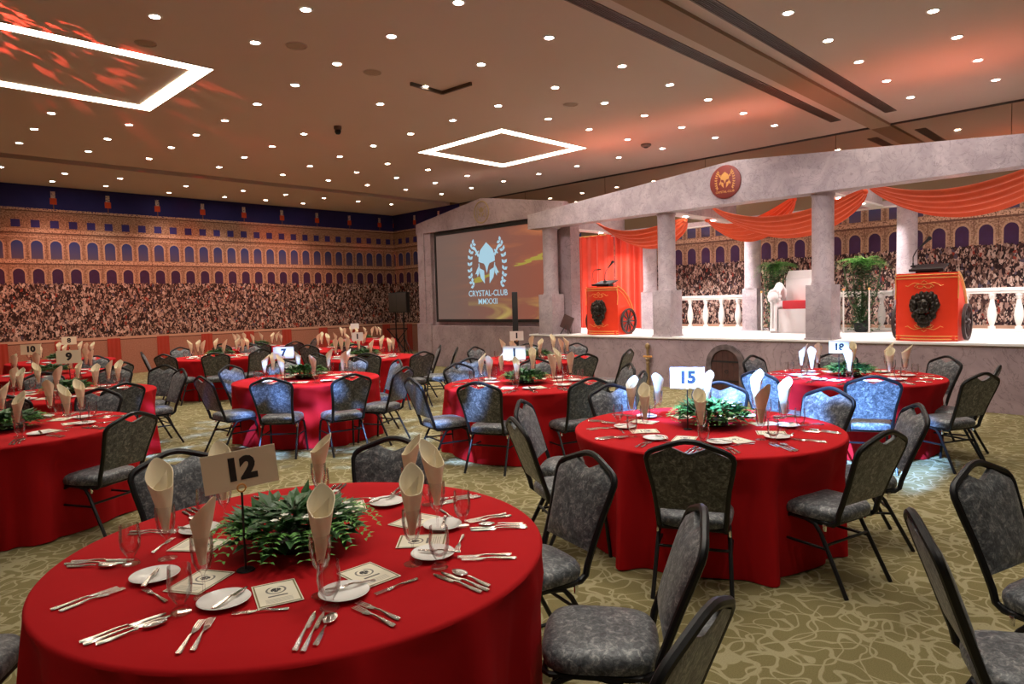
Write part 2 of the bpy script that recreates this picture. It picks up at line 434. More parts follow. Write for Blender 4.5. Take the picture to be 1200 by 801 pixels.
# murals (flat prints on the walls)
def mural(name, pts, uv, lab):
    o = MB().quad(pts, uv).build(name, Mt['mural'], smooth=False, fixn=False); tag(o, lab, 'mural', 'arena crowd murals')
e = .012
mural('arena_mural', [(XB, YL-e, 0), (XR-e, YL-e, 0), (XR-e, YL-e, HC-.005), (XB, YL-e, HC-.005)], [(XB, 0), (XR, 0), (XR, HC), (XB, HC)], 'long printed Roman arena and crowd mural covering the left wall')
f2 = .4115/.445
mural('arena_mural', [(XR-e, YL-e, 0), (XR-e, 11.8, 0), (XR-e, 11.8, 4.2), (XR-e, YL-e, 4.2)], [(-20.2*f2+3.39+YL*0+ (20.2-YL)*f2 + 20.2*f2, 0), ((20.2-11.8)*f2+3.39, 0), ((20.2-11.8)*f2+3.39, 4.2), ((20.2-YL)*f2+3.39, 4.2)], 'printed arena mural continuing on right wall around the corner beside the screen')
mural('arena_mural', [(XR-e, YL-e, 4.2), (XR-e, 16.86, 4.2), (XR-e, 16.86, HC-.005), (XR-e, YL-e, HC-.005)], [((20.2-YL)*f2+3.39, 4.2), ((20.2-16.86)*f2+3.39, 4.2), ((20.2-16.86)*f2+3.39, HC), ((20.2-YL)*f2+3.39, HC)], 'blue sky strip of the mural above the arena in the wall corner')
f3 = .4115/.369
mural('arena_mural', [(XR-e, 11.799, 0), (XR-e, -1, 0), (XR-e, -1, 3.42), (XR-e, 11.799, 3.42)], [((8.04-11.799)*f3+3.39, 0), ((8.04+1)*f3+3.39, 0), ((8.04+1)*f3+3.39, 3.42), ((8.04-11.799)*f3+3.39, 3.42)], 'printed arena and crowd mural behind the stage balustrade')
# red banners hung under the parapet of the mural
proto = None
def banner_mesh(wd):
    def fn(u, v):
        x = (u-.5)*wd*(1+.06*v); return (x, -.02-.012*math.sin(u*PI*6)*(.4+.6*v), .99-.93*v)
    b = MB(); b.grid(fn, 24, 8); return b
i = 0
BX = [0.35, 1.62, 3.01-.12, 4.19, 5.39, 6.64, 7.86, 9.14, 10.39, 11.70, 12.96, 14.26]
bx = [x for x in BX if shown((x, YL, .9))]
bp = banner_mesh(.32).build('wall_banner', Mt['banner'], smooth=True)
for i, x in enumerate(bx):
    o = bp if i == 0 else dup(bp)
    o.location = (x, YL-e-.002, 0); tag(o, 'dark red cloth banner under left wall mural, %s along the wall' % ordl(i, len(bx)), 'banner', 'red banners on the left wall')
o = dup(bp, (XR-e-.002, 19.78, 0), rz=-PI/2); tag(o, 'dark red banner on the right wall behind the speaker stands', 'banner', 'red banners on the right wall')

# ---------------------------------------------------------------- ceiling lights
def square_light(x0, x1, y0, y1, lab):
    t = empty('square_ceiling_light', ((x0+x1)/2, (y0+y1)/2, HC), label=lab, cat='ceiling light', group='glowing square outline lights')
    a, c = (x1-x0)/2, (y1-y0)/2; wd = .21
    b = MB()
    for q in ((-a, a, c-wd, c), (-a, a, -c, -c+wd), (-a, -a+wd, -c+wd, c-wd), (a-wd, a, -c+wd, c-wd)): b.box(*q, -.012, -.001)
    b.build('diffuser', Mt['square'], t, smooth=False)
    b = MB()
    for q in ((-a-.012, a+.012, c, c+.012), (-a-.012, a+.012, -c-.012, -c), (-a-.012, -a, -c, c), (a, a+.012, -c, c)): b.box(*q, -.014, -.0005)
    b.build('frame', Mt['plaster'], t, smooth=False)
square_light(1.30, 3.86, 9.37, 11.95, 'large glowing square outline light at the upper left of the ceiling')
square_light(9.09, 11.65, 9.13, 11.69, 'glowing square outline light in the middle of the ceiling')
XS = [2.73, 3.87, 5.0, 6.48, 8.02, 9.27, 10.45, 11.72, 13.03]; YS = [2.12, 3.30, 5.63, 6.87, 8.12, 9.28, 10.52, 11.78, 13.07, 14.37, 15.70]
MISS = {(9.27, 9.28), (10.45, 9.28), (9.27, 10.52), (10.45, 10.52), (9.27, 11.78), (10.45, 11.78), (11.72, 9.28), (11.72, 10.52), (11.72, 11.78), (2.73, 9.28), (2.73, 10.52), (2.73, 11.78), (3.87, 9.28), (3.87, 10.52), (3.87, 11.78), (6.48, 10.52)}
dl = []
for yi, y in enumerate(YS):
    for x in XS:
        if (x, y) in MISS: continue
        if (x == 8.02 and y == 9.28): pass
        dl.append((x, y, yi))
SX = [(2.84, 18.46), (4.05, 18.50), (5.19, 18.42), (6.78, 18.6), (8.24, 18.45), (9.46, 18.4), (10.66, 18.35), (11.82, 18.3), (13.03, 18.25), (4.05, 19.75), (5.21, 19.72), (6.79, 19.88), (8.27, 19.78), (9.46, 19.68), (10.66, 19.62)]
for x, y in SX: dl.append((x, y, 11 if y < 19 else 12))
extra = [(x, y) for x in (-4.2, -1.5, 1.2) for y in (-4, -1, 2.12, 5.63, 8.12, 14.37, 18.5)] + [(x, y) for x in (3.87, 6.48, 9.27, 11.72) for y in (-4, -1.5)] + [(2.73, .6), (5.0, .8), (8.0, .8), (11.7, .8)]  # unseen downlights added out of view because the room lighting needs them
dproto = empty('downlight', (0, 0, 0), cat='ceiling light')
MB().lathe([(.052, -.002), (.056, -.012), (.074, -.010), (.078, -.001)], 20).build('trim_ring', Mt['white'], dproto)
MB().lathe([(0, -.006), (.052, -.006)], 20).build('lens', Mt['lamp'], dproto, fixn=False)
ld = bpy.data.lights.new('downlight_beam', 'SPOT'); ld.energy = K_DOWN; ld.color = (1, .93, .82); ld.spot_size = math.radians(96); ld.spot_blend = .8; ld.shadow_soft_size = .045
lo = bpy.data.objects.new('lamp', ld); C.objects.link(lo); lo.parent = dproto; lo.location = (0, 0, -.03)
kids(dproto)
rows = {}
for x, y, r in dl:
    if shown((x, y, HC), 12): rows.setdefault(r, []).append((x, y))
first = True
RN = ['front row nearest the stage end', 'second row', 'third row', 'fourth row', 'fifth row', 'sixth row', 'seventh row', 'eighth row', 'ninth row', 'tenth row', 'eleventh row', 'twelfth row', 'last row']
nr = len(rows)
for r in sorted(rows):
    L = sorted(rows[r], key=lambda p: proj((p[0], p[1], HC))[0])
    k = sorted(rows, reverse=True).index(r)
    for i, (x, y) in enumerate(L):
        o = dproto if first else dup(dproto); first = False
        o.location = (x, y, HC)
        tag(o, 'round ceiling downlight, %s in %s' % (ordl(i, len(L)), 'the row nearest the mural wall' if k == 0 else 'the %s row out from the mural wall' % ORD[k]), 'ceiling light', 'round ceiling downlights')
for x, y, r in dl:
    if not shown((x, y, HC), 12): extra.append((x, y))
for x, y in extra:
    o = dup(dproto, (x, y, HC)); tag(o, 'unseen round ceiling downlight added for light beyond the picture edge', 'ceiling light', 'added unseen ceiling downlights')
# small ceiling fittings
o = empty('ceiling_camera', (6.69, 10.93, HC), label='small dark security camera dome on the ceiling', cat='security camera')
MB().lathe([(.07, 0), (.07, -.05), (.05, -.07)], 20).build('mount', Mt['fin'], o)
MB().lathe([(.05, -.06), (.058, -.10), (.035, -.14), (0, -.15)], 20).build('dome', Mt['blackmatte'], o)
for (x, y, lab) in ((12.42, 8.14, 'dark smoke detector on the ceiling above the stage pediment'),):
    o = empty('smoke_detector', (x, y, HC), label=lab, cat='smoke detector')
    MB().lathe([(.11, 0), (.11, -.03), (.07, -.06), (0, -.06)], 20).build('body', Mt['fin'], o)
    MB().lathe([(.045, -.06), (.04, -.075), (0, -.08)], 16).build('sensor', Mt['blackmatte'], o)
for (x, y, lab) in ((2.9, 9.0, 'faint round ceiling speaker right of the large square light'), (5.55, 8.1, 'faint round ceiling speaker near the V-shaped track'), (8.9, 7.3, 'faint round ceiling speaker right of the V-shaped track'), (4.3, 7.9, 'faint round ceiling speaker left of the V-shaped track')):
    o = empty('ceiling_speaker', (x, y, HC), label=lab, cat='speaker', group='faint round ceiling speakers')
    MB().lathe([(0, -.006), (.10, -.008), (.12, -.001)], 24).build('grille', Mt['plaster_dark'], o)
    MB().lathe([(.12, -.001), (.125, -.01), (.135, -.001)], 24).build('rim', Mt['plaster'], o)
o = empty('ceiling_track', (6.84, 8.14, HC), label='thin brown V-shaped track fixed to the ceiling', cat='ceiling track')
for k, q in enumerate(((6.21, 8.10), (6.88, 7.52))):
    d = Vector((q[0]-6.84, q[1]-8.14, 0)); L_ = d.length
    MB().box(0, L_, -.018, .018, -.05, 0, RZ(math.atan2(d.y, d.x))).build('track_arm', Mt['fin'], o, smooth=False)

# ---------------------------------------------------------------- stage
XS0, DZ = 11.1, .95
def block(mb, *a, **k): return mb.box(*a, **k)
st = empty('stage_platform', (12.9, 5.2, 0), label='raised stage with faux marble front and white floor', cat='stage')
def L(mb, name, mat, parent, smooth=False):     # build in world coordinates, then parent
    o = mb.build(name, mat, smooth=smooth)
    pm = parent.matrix_basis
    if parent.parent is not None: pm = parent.parent.matrix_basis @ pm
    o.data.transform(pm.inverted()); o.parent = parent; return o
L(MB().box(XS0, XR-.02, .3, 10.4, 0, DZ-.035), 'base', Mt['marble'], st)
L(MB().box(XS0-.03, XR-.02, .3, 10.42, DZ-.035, DZ, bev=.006), 'deck', Mt['white'], st)
L(MB().box(12.0, XR-.02, 10.42, 11.7, 0, DZ), 'side_deck', Mt['white'], st)
# arched cellar door in the stage front
dr = empty('arched_door', (XS0, 5.68, 0), label='small arched plank door with stone surround in the stage front', cat='door')
def arch_poly(hw, h):
    r = hw; zc = h-r; return [(-hw, 0), (hw, 0)] + [(r*math.cos(a), zc+r*math.sin(a)) for a in [PI*k/16 for k in range(17)]]
m = T(XS0, 5.68, 0) @ Matrix(((0, 0, -1, 0), (-1, 0, 0, 0), (0, 1, 0, 0), (0, 0, 0, 1)))
t = NT('rough_grey_stone'); f = t.vor(t.geo(), 9, 'Distance'); Mt['stone'] = t.fin(t.mix(f, (.05, .04, .04), (.20, .15, .15)), .9)
outer, inner = arch_poly(.36, .84), arch_poly(.265, .75)
b = MB(); n = len(outer)
for z in (0, .06):
    pass
a0 = [b.bm.verts.new(m @ Vector((x, y, .001))) for x, y in outer]; a1 = [b.bm.verts.new(m @ Vector((x, y, .06))) for x, y in outer]
i0 = [b.bm.verts.new(m @ Vector((x, y, .001))) for x, y in inner]; i1 = [b.bm.verts.new(m @ Vector((x, y, .06))) for x, y in inner]
for k in range(1, n):
    j = (k+1) % n
    if k == 0: continue
    b.bm.faces.new((a1[k], a1[j], i1[j], i1[k])); b.bm.faces.new((a0[k], a0[j], a1[j], a1[k])); b.bm.faces.new((i0[k], i1[k], i1[j], i0[j]))
L(b, 'stone_surround', Mt['stone'], dr)
b = MB()
for k in range(5):
    x0 = -.265+.106*k; x1 = x0+.102; hh = .485+math.sqrt(max(0, .265**2-max(abs(x0), abs(x1))**2*.98))
    zc = .485
    top = [(x, zc+math.sqrt(max(0, .265**2-x*x))) for x in (x1, (x0+x1)/2, x0)]
    b.prism([(x0, .02), (x1, .02)] + top, .005, .035, m)
L(b, 'plank_panel', Mt['wood'], dr)
b = MB()
for z in (.18, .52): b.prism([(-.25, z), (.25, z), (.25, z+.03), (-.25, z+.03)], .035, .042, m)
L(b, 'iron_strap', Mt['blackmatte'], dr)
b = MB(); b.tube([m @ Vector((.03+.03*math.cos(a), .36+.03*math.sin(a), .05)) for a in [2*PI*k/12 for k in range(12)]], .005, 6, True); L(b, 'ring_handle', Mt['blackmatte'], dr, True)
# carved post leaning on the stage front
cp = empty('carved_post', (XS0-.06, 7.27, 0), label='slim carved tan sword-hilt post standing against the stage front', cat='post')
MB().lathe([(.035, 0), (.03, .02), (.03, .42), (.04, .44), (.028, .46), (.03, .50), (.05, .52), (.035, .55)], 12).build('grip', Mt['ropecloth'], cp)
b = MB(); b.box(-.02, .02, -.075, .075, .55, .585, bev=.008); b.ball((0, -.08, .567), .022); b.ball((0, .08, .567), .022); b.build('cross_guard', Mt['gold'], cp)
MB().lathe([(.02, .585), (.024, .65), (.02, .70), (.04, .73), (.05, .77), (.035, .81), (0, .83)], 12).build('pommel', Mt['ropecloth'], cp)

# columns
def column(x, y, lab, top=3.28, w2=.2):
    t = empty('marble_column', (x, y, DZ), label=lab, cat='column', group='stage columns')
    b = MB(); b.box(-w2, w2, -w2, w2, 0, .88, bev=.008); b.box(-w2-.015, w2+.015, -w2-.015, w2+.015, 0, .03, bev=.004); b.build('pedestal', Mt['marble2'], t)
    MB().lathe([(.175, .88), (.175, .90), (.165, .93), (.165, top-DZ-.05), (.18, top-DZ-.03), (.18, top-DZ)], 32, cap1=True).build('shaft', Mt['marble2'], t)
    return t
column(11.30, 9.93, 'marbled stage column at the front left beside the projection screen')
column(11.30, 6.98, 'marbled front stage column right of the left red podium')
column(11.30, 4.10, 'marbled front stage column right of the white throne')
column(11.30, 1.22, 'marbled front stage column at the right picture edge')
column(13.75, 8.95, 'rear stage column beside the red curtain', w2=.16)
column(13.75, 6.42, 'rear stage column left of the white throne', w2=.16)
column(13.75, 3.52, 'rear stage column behind the right red podium', w2=.16)
# pediment beam
pd = empty('pediment_beam', (11.2, 5.5, 3.28), label='long peaked faux marble pediment beam over the stage columns', cat='pediment')
m = T(11.35, 0, 0) @ Matrix(((0, 0, -1, 0), (1, 0, 0, 0), (0, 1, 0, 0), (0, 0, 0, 1)))
L(MB().prism([(.6, 3.28), (10.33, 3.28), (10.33, 3.60), (5.47, 4.0), (.6, 3.62)], 0, .33, m), 'beam_body', Mt['marble2'], pd)
# cross beams with white undersides and small lamps
for k, (y, lab) in enumerate(((9.93, 'leftmost roof crossbeam of the stage above the red curtain'), (7.0, 'stage roof crossbeam behind the column right of the left podium'), (4.1, 'stage roof crossbeam behind the column right of the throne'), (1.2, 'rightmost stage roof crossbeam at the picture edge'))):
    t = empty('roof_crossbeam', (12.6, y, 3.28), label=lab, cat='beam', group='stage roof crossbeams')
    MB().box(-1.24, 1.40, -.10, .10, .03, .36).build('beam_body', Mt['marble2'], t, smooth=False)
    MB().box(-1.24, 1.40, -.12, .12, 0, .03, bev=.004).build('white_soffit', Mt['white'], t, smooth=False)
    for x in (-.55, .55):
        s = MB().lathe([(0, -.008), (.045, -.008), (.05, -.001)], 16).build('spot_lens', Mt['stagelamp'], t, (x, 0, 0), fixn=False)
        d = bpy.data.lights.new('stage_spot', 'SPOT'); d.energy = 150; d.color = (1, .93, .92); d.spot_size = math.radians(130); d.spot_blend = .6; d.shadow_soft_size = .04
        q = bpy.data.objects.new('stage_spot', d); C.objects.link(q); q.parent = s; q.location = (0, 0, -.03)
t = empty('roof_back_beam', (14.05, 5.5, 3.28), label='long rear roof beam of the stage behind the swags', cat='beam')
MB().box(-.06, .06, -4.9, 4.9, 0, .10).build('beam_body', Mt['marble2'], t, smooth=False)
MB().box(-.08, .08, -4.9, 4.9, -.02, 0).build('white_edge', Mt['white'], t, smooth=False)

# orange swags under the roof
def swag(y0, z0, y1, z1, sag, x, lab, wd=.85):
    t = empty('fabric_swag', (x, y0, z0), label=lab, cat='drape', group='orange red swags under the stage roof')
    def fn(u, v):
        y = y0+(y1-y0)*u; s = 4*u*(1-u)
        z = z0+(z1-z0)*u - sag*s
        g = .25+.75*s**.6
        xx = (v-.5)*wd*g; fold = .05*g*math.sin(v*PI*9+u*2)
        return (x + xx + fold*.3, y, z - .30*g*v + fold*.6 - .0)
    def loc(u, v):
        p = fn(u, v); return (p[0]-x, p[1]-y0, p[2]-z0)
    MB().grid(loc, 40, 54).build('drape', Mt['orange'], t)
    b = MB(); b.ball((0, 0, -.03), .05); b.ball((0, y1-y0, z1-z0-.03), .05); b.build('knot', Mt['orange'], t)
swag(9.35, 3.50, 7.1, 3.26, .30, 12.2, 'orange red fabric swag above the left podium')
swag(7.0, 3.30, 5.2, 3.50, .30, 12.9, 'short orange red swag behind the column right of the left podium', .6)
swag(6.55, 3.48, 3.75, 3.38, .38, 12.2, 'middle orange red fabric swag above the throne')
swag(3.7, 3.50, .9, 3.62, .42, 12.0, 'orange red fabric swag above the right podium', 1.0)

# red curtain at the rear left
def curtain(y0, y1, lab):
    t = empty('stage_curtain', (13.95, (y0+y1)/2, DZ), label=lab, cat='curtain', group='red stage curtains')
    hw = (y1-y0)/2
    def fn(u, v): return (.035*math.sin(u*PI*10)+.012*math.sin(u*47), (u-.5)*2*hw, .01+v*2.36)
    MB().grid(fn, 70, 4).build('cloth', Mt['curtain'], t)
    MB().tube([(0, -hw, 2.37), (0, hw, 2.37)], .018, 8).build('rod', Mt['gold'], t)
curtain(10.13, 11.45, 'left panel of the bright red stage curtain')
curtain(9.15, 10.11, 'right panel of the bright red stage curtain beside the rear column')
o = empty('curtain_post', (13.2, 10.86, DZ), label='thin gold upright at the left edge of the red curtain', cat='post')
MB().box(-.02, .02, -.02, .02, 0, 2.35).build('upright', Mt['gold'], o, smooth=False); MB().box(-.05, .05, -.05, .05, 0, .02).build('foot', Mt['gold'], o, smooth=False)

# balustrades
def balustrade(y0, y1, x, lab, n):
    t = empty('balustrade', (x, (y0+y1)/2, DZ), label=lab, cat='balustrade', group='white balustrade sections')
    hw = (y1-y0)/2
    b = MB(); b.box(-.07, .07, -hw, hw, .70, .76, bev=.01); b.box(-.055, .055, -hw, hw, .66, .70, bev=.008); b.build('handrail', Mt['rail'], t)
    b = MB(); b.box(-.07, .07, -hw, hw, 0, .05, bev=.008); b.build('base_rail', Mt['rail'], t)
    pr = [(.055, .05), (.055, .09), (.03, .10), (.035, .12), (.06, .20), (.072, .28), (.062, .38), (.038, .50), (.030, .56), (.045, .58), (.045, .61), (.055, .62), (.055, .66)]
    p0 = None
    for k in range(n):
        y = -hw + (k+.5)*2*hw/n
        if p0 is None: p0 = MB().lathe(pr, 16).build('baluster', Mt['rail'], t, (0, y, 0))
        else: dup(p0, (0, y, 0), parent=t)
balustrade(6.75, 8.72, 14.15, 'white balustrade between the two left rear columns', 5)
balustrade(3.85, 6.2, 14.15, 'white balustrade behind the throne and plants', 6)
balustrade(.6, 3.25, 14.15, 'white balustrade right of the right podium', 7)
balustrade(8.75, 9.0, 13.9, 'short white balustrade end beside the left podium', 1)

# emblem pieces (helmet between laurel branches), drawn in a plane: x right, y up, size 1 = laurel height
def helmet_polys():
    H = []
    H.append([(0, .52), (.10, .44), (.22, .34), (.28, .20), (.29, .06), (.22, .04), (.10, .01), (.05, -.06), (0, -.22), (-.05, -.06), (-.10, .01), (-.22, .04), (-.29, .06), (-.28, .20), (-.22, .34), (-.10, .44)])
    for s in (1, -1):
        H.append([(s*.295, .02), (s*.27, .02), (s*.25, -.10), (s*.10, -.16), (s*.085, -.48), (s*.22, -.34), (s*.28, -.15)])
        H.append([(s*.30, -.05), (s*.42, -.24), (s*.36, -.23), (s*.34, -.30), (s*.28, -.22)])
    return H
def sword_polys():
    P = []
    for s in (1, -1):
        P.append([(s*.26, .22), (s*.31, .18), (s*.43, .38), (s*.39, .41)])
        P.append([(s*.27, .31), (s*.39, .22), (s*.41, .25), (s*.29, .34)])
        P.append([(s*.38, .40), (s*.42, .44), (s*.47, .42), (s*.46, .37), (s*.42, .35)])
    return P
def laurel_polys(s):
    P = []
    for k in range(9):
        a = math.radians(-62+k*15.0)
        cx, cy = s*(.36+.25*math.cos(a)), .60*math.sin(a)
        for q in (1, -1):
            an = a+PI/2+q*.75
            dx, dy = s*math.cos(an)*.13, math.sin(an)*.13
            nx, ny = -dy*.32, dx*.32
            P.append([(cx, cy), (cx+dx*.5+nx, cy+dy*.5+ny), (cx+dx, cy+dy), (cx+dx*.5-nx, cy+dy*.5-ny)])
    return P
def emblem(parent, m, scale, mat, pre, th=.004, wr=True):
    def mk(polys, nm):
        b = MB()
        for p in polys: b.prism([(x*scale, y*scale) for x, y in p], 0, th, m)
        o = b.build(nm, mat, parent, smooth=False); return o
    mk(helmet_polys(), pre+'helmet'); mk(sword_polys(), pre+'swords')
    if wr:
        mk(laurel_polys(1), pre+'laurel'); mk(laurel_polys(-1), pre+'laurel')
FX = Matrix(((0, 0, -1, 0), (-1, 0, 0, 0), (0, 1, 0, 0), (0, 0, 0, 1)))   # plane facing -X, text right = -Y
md = empty('medallion', (11.02, 5.62, 3.655), label='round dark red medallion with gold helmet on the pediment', cat='emblem')
t = NT('dark_red_enamel'); t.fin(t.mix(t.noise(t.obj(), 6), (.20, .025, .02), (.28, .05, .04)), .5); Mt['enamel'] = t.m
MB().lathe([(0, .03), (.265, .03), (.285, .02), (.285, 0)], 48, FX).build('disc', Mt['enamel'], md)
emblem(md, FX @ T(0, .03, .03), .27, Mt['gold'], '', .004)
text_mesh('lettering', 'CRYSTAL-CLUB', .05, Mt['gold'], md, FX @ T(0, -.17, .031))

# screen facade
FXX = 11.62
fc = empty('screen_facade', (FXX, 12.25, 0), label='peaked faux marble wall framing the projection screen', cat='facade')
m = Matrix(((0, 0, 1, 0), (1, 0, 0, 0), (0, 1, 0, 0), (0, 0, 0, 1)))
L(MB().prism([(10.46, 0), (14.95, 0), (14.95, 3.84), (12.33, 4.24), (9.70, 3.84), (9.56, 3.4), (9.56, DZ+.002), (10.46, DZ+.002)], FXX, FXX+.25, m), 'wall_panel', Mt['marble'], fc)
b = MB(); b.box(FXX-.10, FXX, 14.42, 14.90, 1.16, 3.60); b.box(FXX-.13, FXX, 14.68, 14.95, 1.16, 3.60)
L(b, 'side_pilaster', Mt['marble'], fc)
b = MB(); b.box(FXX-.17, FXX, 14.44, 15.03, 0, 1.16, bev=.01); b.box(FXX-.12, FXX, 10.46, 14.44, 0, 1.10, bev=.01)
L(b, 'plinth', Mt['marble'], fc)
L(MB().box(FXX-.09, FXX, 9.54, 9.86, DZ+.002, 3.5), 'side_pilaster', Mt['marble'], fc)
L(MB().prism([(9.68, 3.60), (15.0, 3.60), (15.0, 3.87), (12.33, 4.27), (9.68, 3.87)], FXX-.13, FXX+.02, m), 'pediment', Mt['marble'], fc)
em = empty('faint_medallion', (FXX-.131, 12.33, 3.92), label='faint olive gold round medallion above the projection screen', cat='emblem')
Mt['palegold'] = plain('faded_gold_paint', (.30, .21, .10), .6)
MB().lathe([(.24, .001), (.26, .012), (.28, .001)], 40, FX).build('ring', Mt['palegold'], em)
emblem(em, FX @ T(0, 0, .002), .26, Mt['palegold'], '', .003)
# projection screen
ps = empty('projection_screen', (FXX-.025, 12.20, 2.39), label='large projection screen showing a helmet logo over a red sunset', cat='screen')
hw, hh = 2.09, 1.19
def fr(b):
    for q in ((-hw, hw, hh-.09, hh), (-hw, hw, -hh, -hh+.07), (-hw, -hw+.05, -hh+.07, hh-.09), (hw-.05, hw, -hh+.07, hh-.09)): b.box(-.05, .02, *(q[0], q[1]), q[2], q[3])
    return b
fr(MB()).build('frame', Mt['blackmatte'], ps, smooth=False)
MB().quad([(-.02, hw-.05, -hh+.07), (-.02, -hw+.05, -hh+.07), (-.02, -hw+.05, hh-.09), (-.02, hw-.05, hh-.09)], [(0, 0), (1, 0), (1, 1), (0, 1)]).build('screen_surface', Mt['picture'], ps, smooth=False, fixn=False)
lm = T(-.022, .08, .26) @ FX
emblem(ps, lm, 1.02, Mt['logo'], 'logo_', .003)
text_mesh('logo_lettering', 'CRYSTAL-CLUB', .205, Mt['logo'], ps, T(-.022, .08, .26-.735) @ FX, .01)
text_mesh('logo_lettering', 'MMXXII', .205, Mt['logo'], ps, T(-.022, .08, .26-.94) @ FX, .002)

# chariot podiums
lion_src = None
def lion_mesh():
    b = MB(); rnd = random.Random(4)
    # head relief, facing +Z in the emblem plane
    b.ball((0, .02, .02), .085, 14, sq=(.95, 1.05, .8))
    b.ball((0, -.045, .085), .042, 10, sq=(1.0, .8, .9)); b.ball((0, -.02, .115), .022, 8, sq=(1.3, .8, .7))
    b.ball((0, -.10, .06), .038, 10, sq=(1.0, .7, .8)); b.ball((0, .03, .09), .020, 8, sq=(.8, 2.2, .9))
    for s in (1, -1):
        b.ball((s*.038, .03, .078), .018, 8, sq=(1.2, .8, .8)); b.ball((s*.04, .058, .080), .02, 8, sq=(1.4, .6, .8))
        b.ball((s*.048, -.04, .065), .032, 8); b.ball((s*.085, .10, .04), .024, 8)
    for ring, (n, r, z, sz) in enumerate(((16, .105, .03, .034), (20, .14, .015, .036))):
        for k in range(n):
            a = 2*PI*k/n + ring*.15; rr = r*(1+.12*rnd.random()); dn = 1.35 if math.sin(a) < -.3 else 1.0
            b.ball((rr*math.cos(a)*(1.0+.28*math.sin(a)), .0+rr*math.sin(a)*dn, z), sz*(.8+.4*rnd.random()), 8, sq=(1, 1.25, .8))
    return b
def flourish(b, cx, cy, s, m):
    def curl(pts): b.tube([m @ Vector((cx+x*s, cy+y*s, .004)) for x, y in pts], .005, 5)
    for k in (1, -1):
        curl([(0, .0), (k*.10, .05), (k*.22, .03), (k*.30, -.04), (k*.24, -.08), (k*.19, -.03)])
        curl([(k*.16, .06), (k*.30, .09), (k*.42, .03), (k*.50, -.03), (k*.58, .0)])
        curl([(0, -.04), (k*.08, -.10), (k*.18, -.10), (k*.22, -.05)])
    curl([(-.08, .10), (0, .16), (.08, .10)]); curl([(-.05, 0), (0, .05), (.05, 0), (0, -.05), (-.05, 0)])
def podium(yc, lab, rz=0):
    # local frame: +X towards the rear of the stage, front face at x=0, width along Y
    t = empty('chariot_podium', (11.24, yc, DZ), rz, lab, 'podium', 'red chariot podiums')
    hw = .40; hf = 1.0
    def frontx(y): return .13*(y/hw)**2
    def prof(y0, y1): pass
    N = 14
    # curved front shell with thickness
    b = MB()
    out = [(frontx(hw*(2*k/N-1)), hw*(2*k/N-1)) for k in range(N+1)]
    poly = out + [(x+.03, y*.96) for x, y in out[::-1]]
    b.prism(poly, 0, hf); b.build('front_panel', Mt['red'], t)
    # sides: high at the front, sweeping down to the rear
    side = [(.12, 0), (.62, 0), (.66, .10), (.66, .48), (.60, .62), (.48, .78), (.34, .90), (.20, .97), (.12, 1.0)]
    for s in (1, -1):
        mm = T(0, s*hw - (.03 if s > 0 else 0), 0) @ Matrix(((1, 0, 0, 0), (0, 0, 1, 0), (0, 1, 0, 0), (0, 0, 0, 1)))
        b = MB(); b.prism(side, 0, .03, mm); b.build('side_panel', Mt['red'], t, smooth=False)
        b = MB(); pts = [(x, s*(hw+.004), z) for x, z in side[3:]]; b.tube(pts, .013, 6)
        pts2 = [(x-.045, s*(hw+.004), z-.05) for x, z in side[3:]]; b.tube(pts2, .007, 6)
        b.tube([(.10, s*(hw+.004), .62), (.12, s*(hw+.004), .80), (.10, s*(hw+.004), .92)], .009, 6)
        b.build('gold_edge', Mt['gold'], t)
    MB().box(.08, .62, -hw+.03, hw-.03, .02, .08).build('floor_board', Mt['red'], t, smooth=False)
    b = MB()
    for z in (.03, .075, .925, .97):
        MB().tube([(.135, hw+.003, z)] * 0 + [(x-.004, y, z) for x, y in out] + ([(.60, hw+.004, z)] if z < .5 else [(.2, hw+.004, z)]), .009, 6).build('gold_band', Mt['gold'], t)
        
    pass
    b.bm.free(); b = MB(); fm = FX @ T(0, 0, .0)
    flourish(b, 0, .82, .42, fm); flourish(b, 0, .21, -.42, fm); b.build('gold_flourish', Mt['gold'], t)
    o = lion_mesh(); 
    for v in o.bm.verts: v.co = FX @ Vector((v.co.x*1.05, v.co.y*1.25, v.co.z*1.2))
    o.build('lion_head', Mt['bronze'], t, (.0, 0, .50))
    # wheels
    for s in (1, -1):
        wx, wz, R_ = .42, .275, .265
        mm = T(wx, s*(hw+.055), wz) @ RX(PI/2)
        b = MB(); b.lathe([(R_-.035, -.02), (R_, -.022), (R_, .022), (R_-.035, .02), (R_-.035, -.02)], 40, mm)
        wobj = b.build('wheel', Mt['wheel'], t)
        b = MB()
        for k in range(10):
            a = 2*PI*k/10; b.tube([(math.cos(a)*.03, math.sin(a)*.03, 0), (math.cos(a)*.12, math.sin(a)*.12, 0), (math.cos(a)*(R_-.03), math.sin(a)*(R_-.03), 0)], .011, 6, taper=[1, 1.5, .9], m=mm)
        b.build('spokes', Mt['wheel'], wobj)
        MB().lathe([(0, -.045), (.03, -.04), (.045, -.02), (.045, .02), (.03, .04), (0, .045)], 16, mm).build('hub', Mt['wheel'], wobj)
    # reading desk
    b = MB(); b.box(-.17, .17, -.22, .22, -.012, .012, T(.24, 0, 1.08) @ RY(-.28), bev=.004); b.box(-.18, -.16, -.22, .22, 0, .03, T(.24, 0, 1.08) @ RY(-.28)); b.build('reading_desk', Mt['blackmatte'], t)
    MB().box(.15, .33, -.15, .15, .60, 1.05).build('desk_support', Mt['blackmatte'], t, smooth=False)
    return t
podium(8.58, 'red chariot shaped podium with lion head on the left of the stage')
podium(2.65, 'red chariot shaped podium with lion head on the right of the stage')
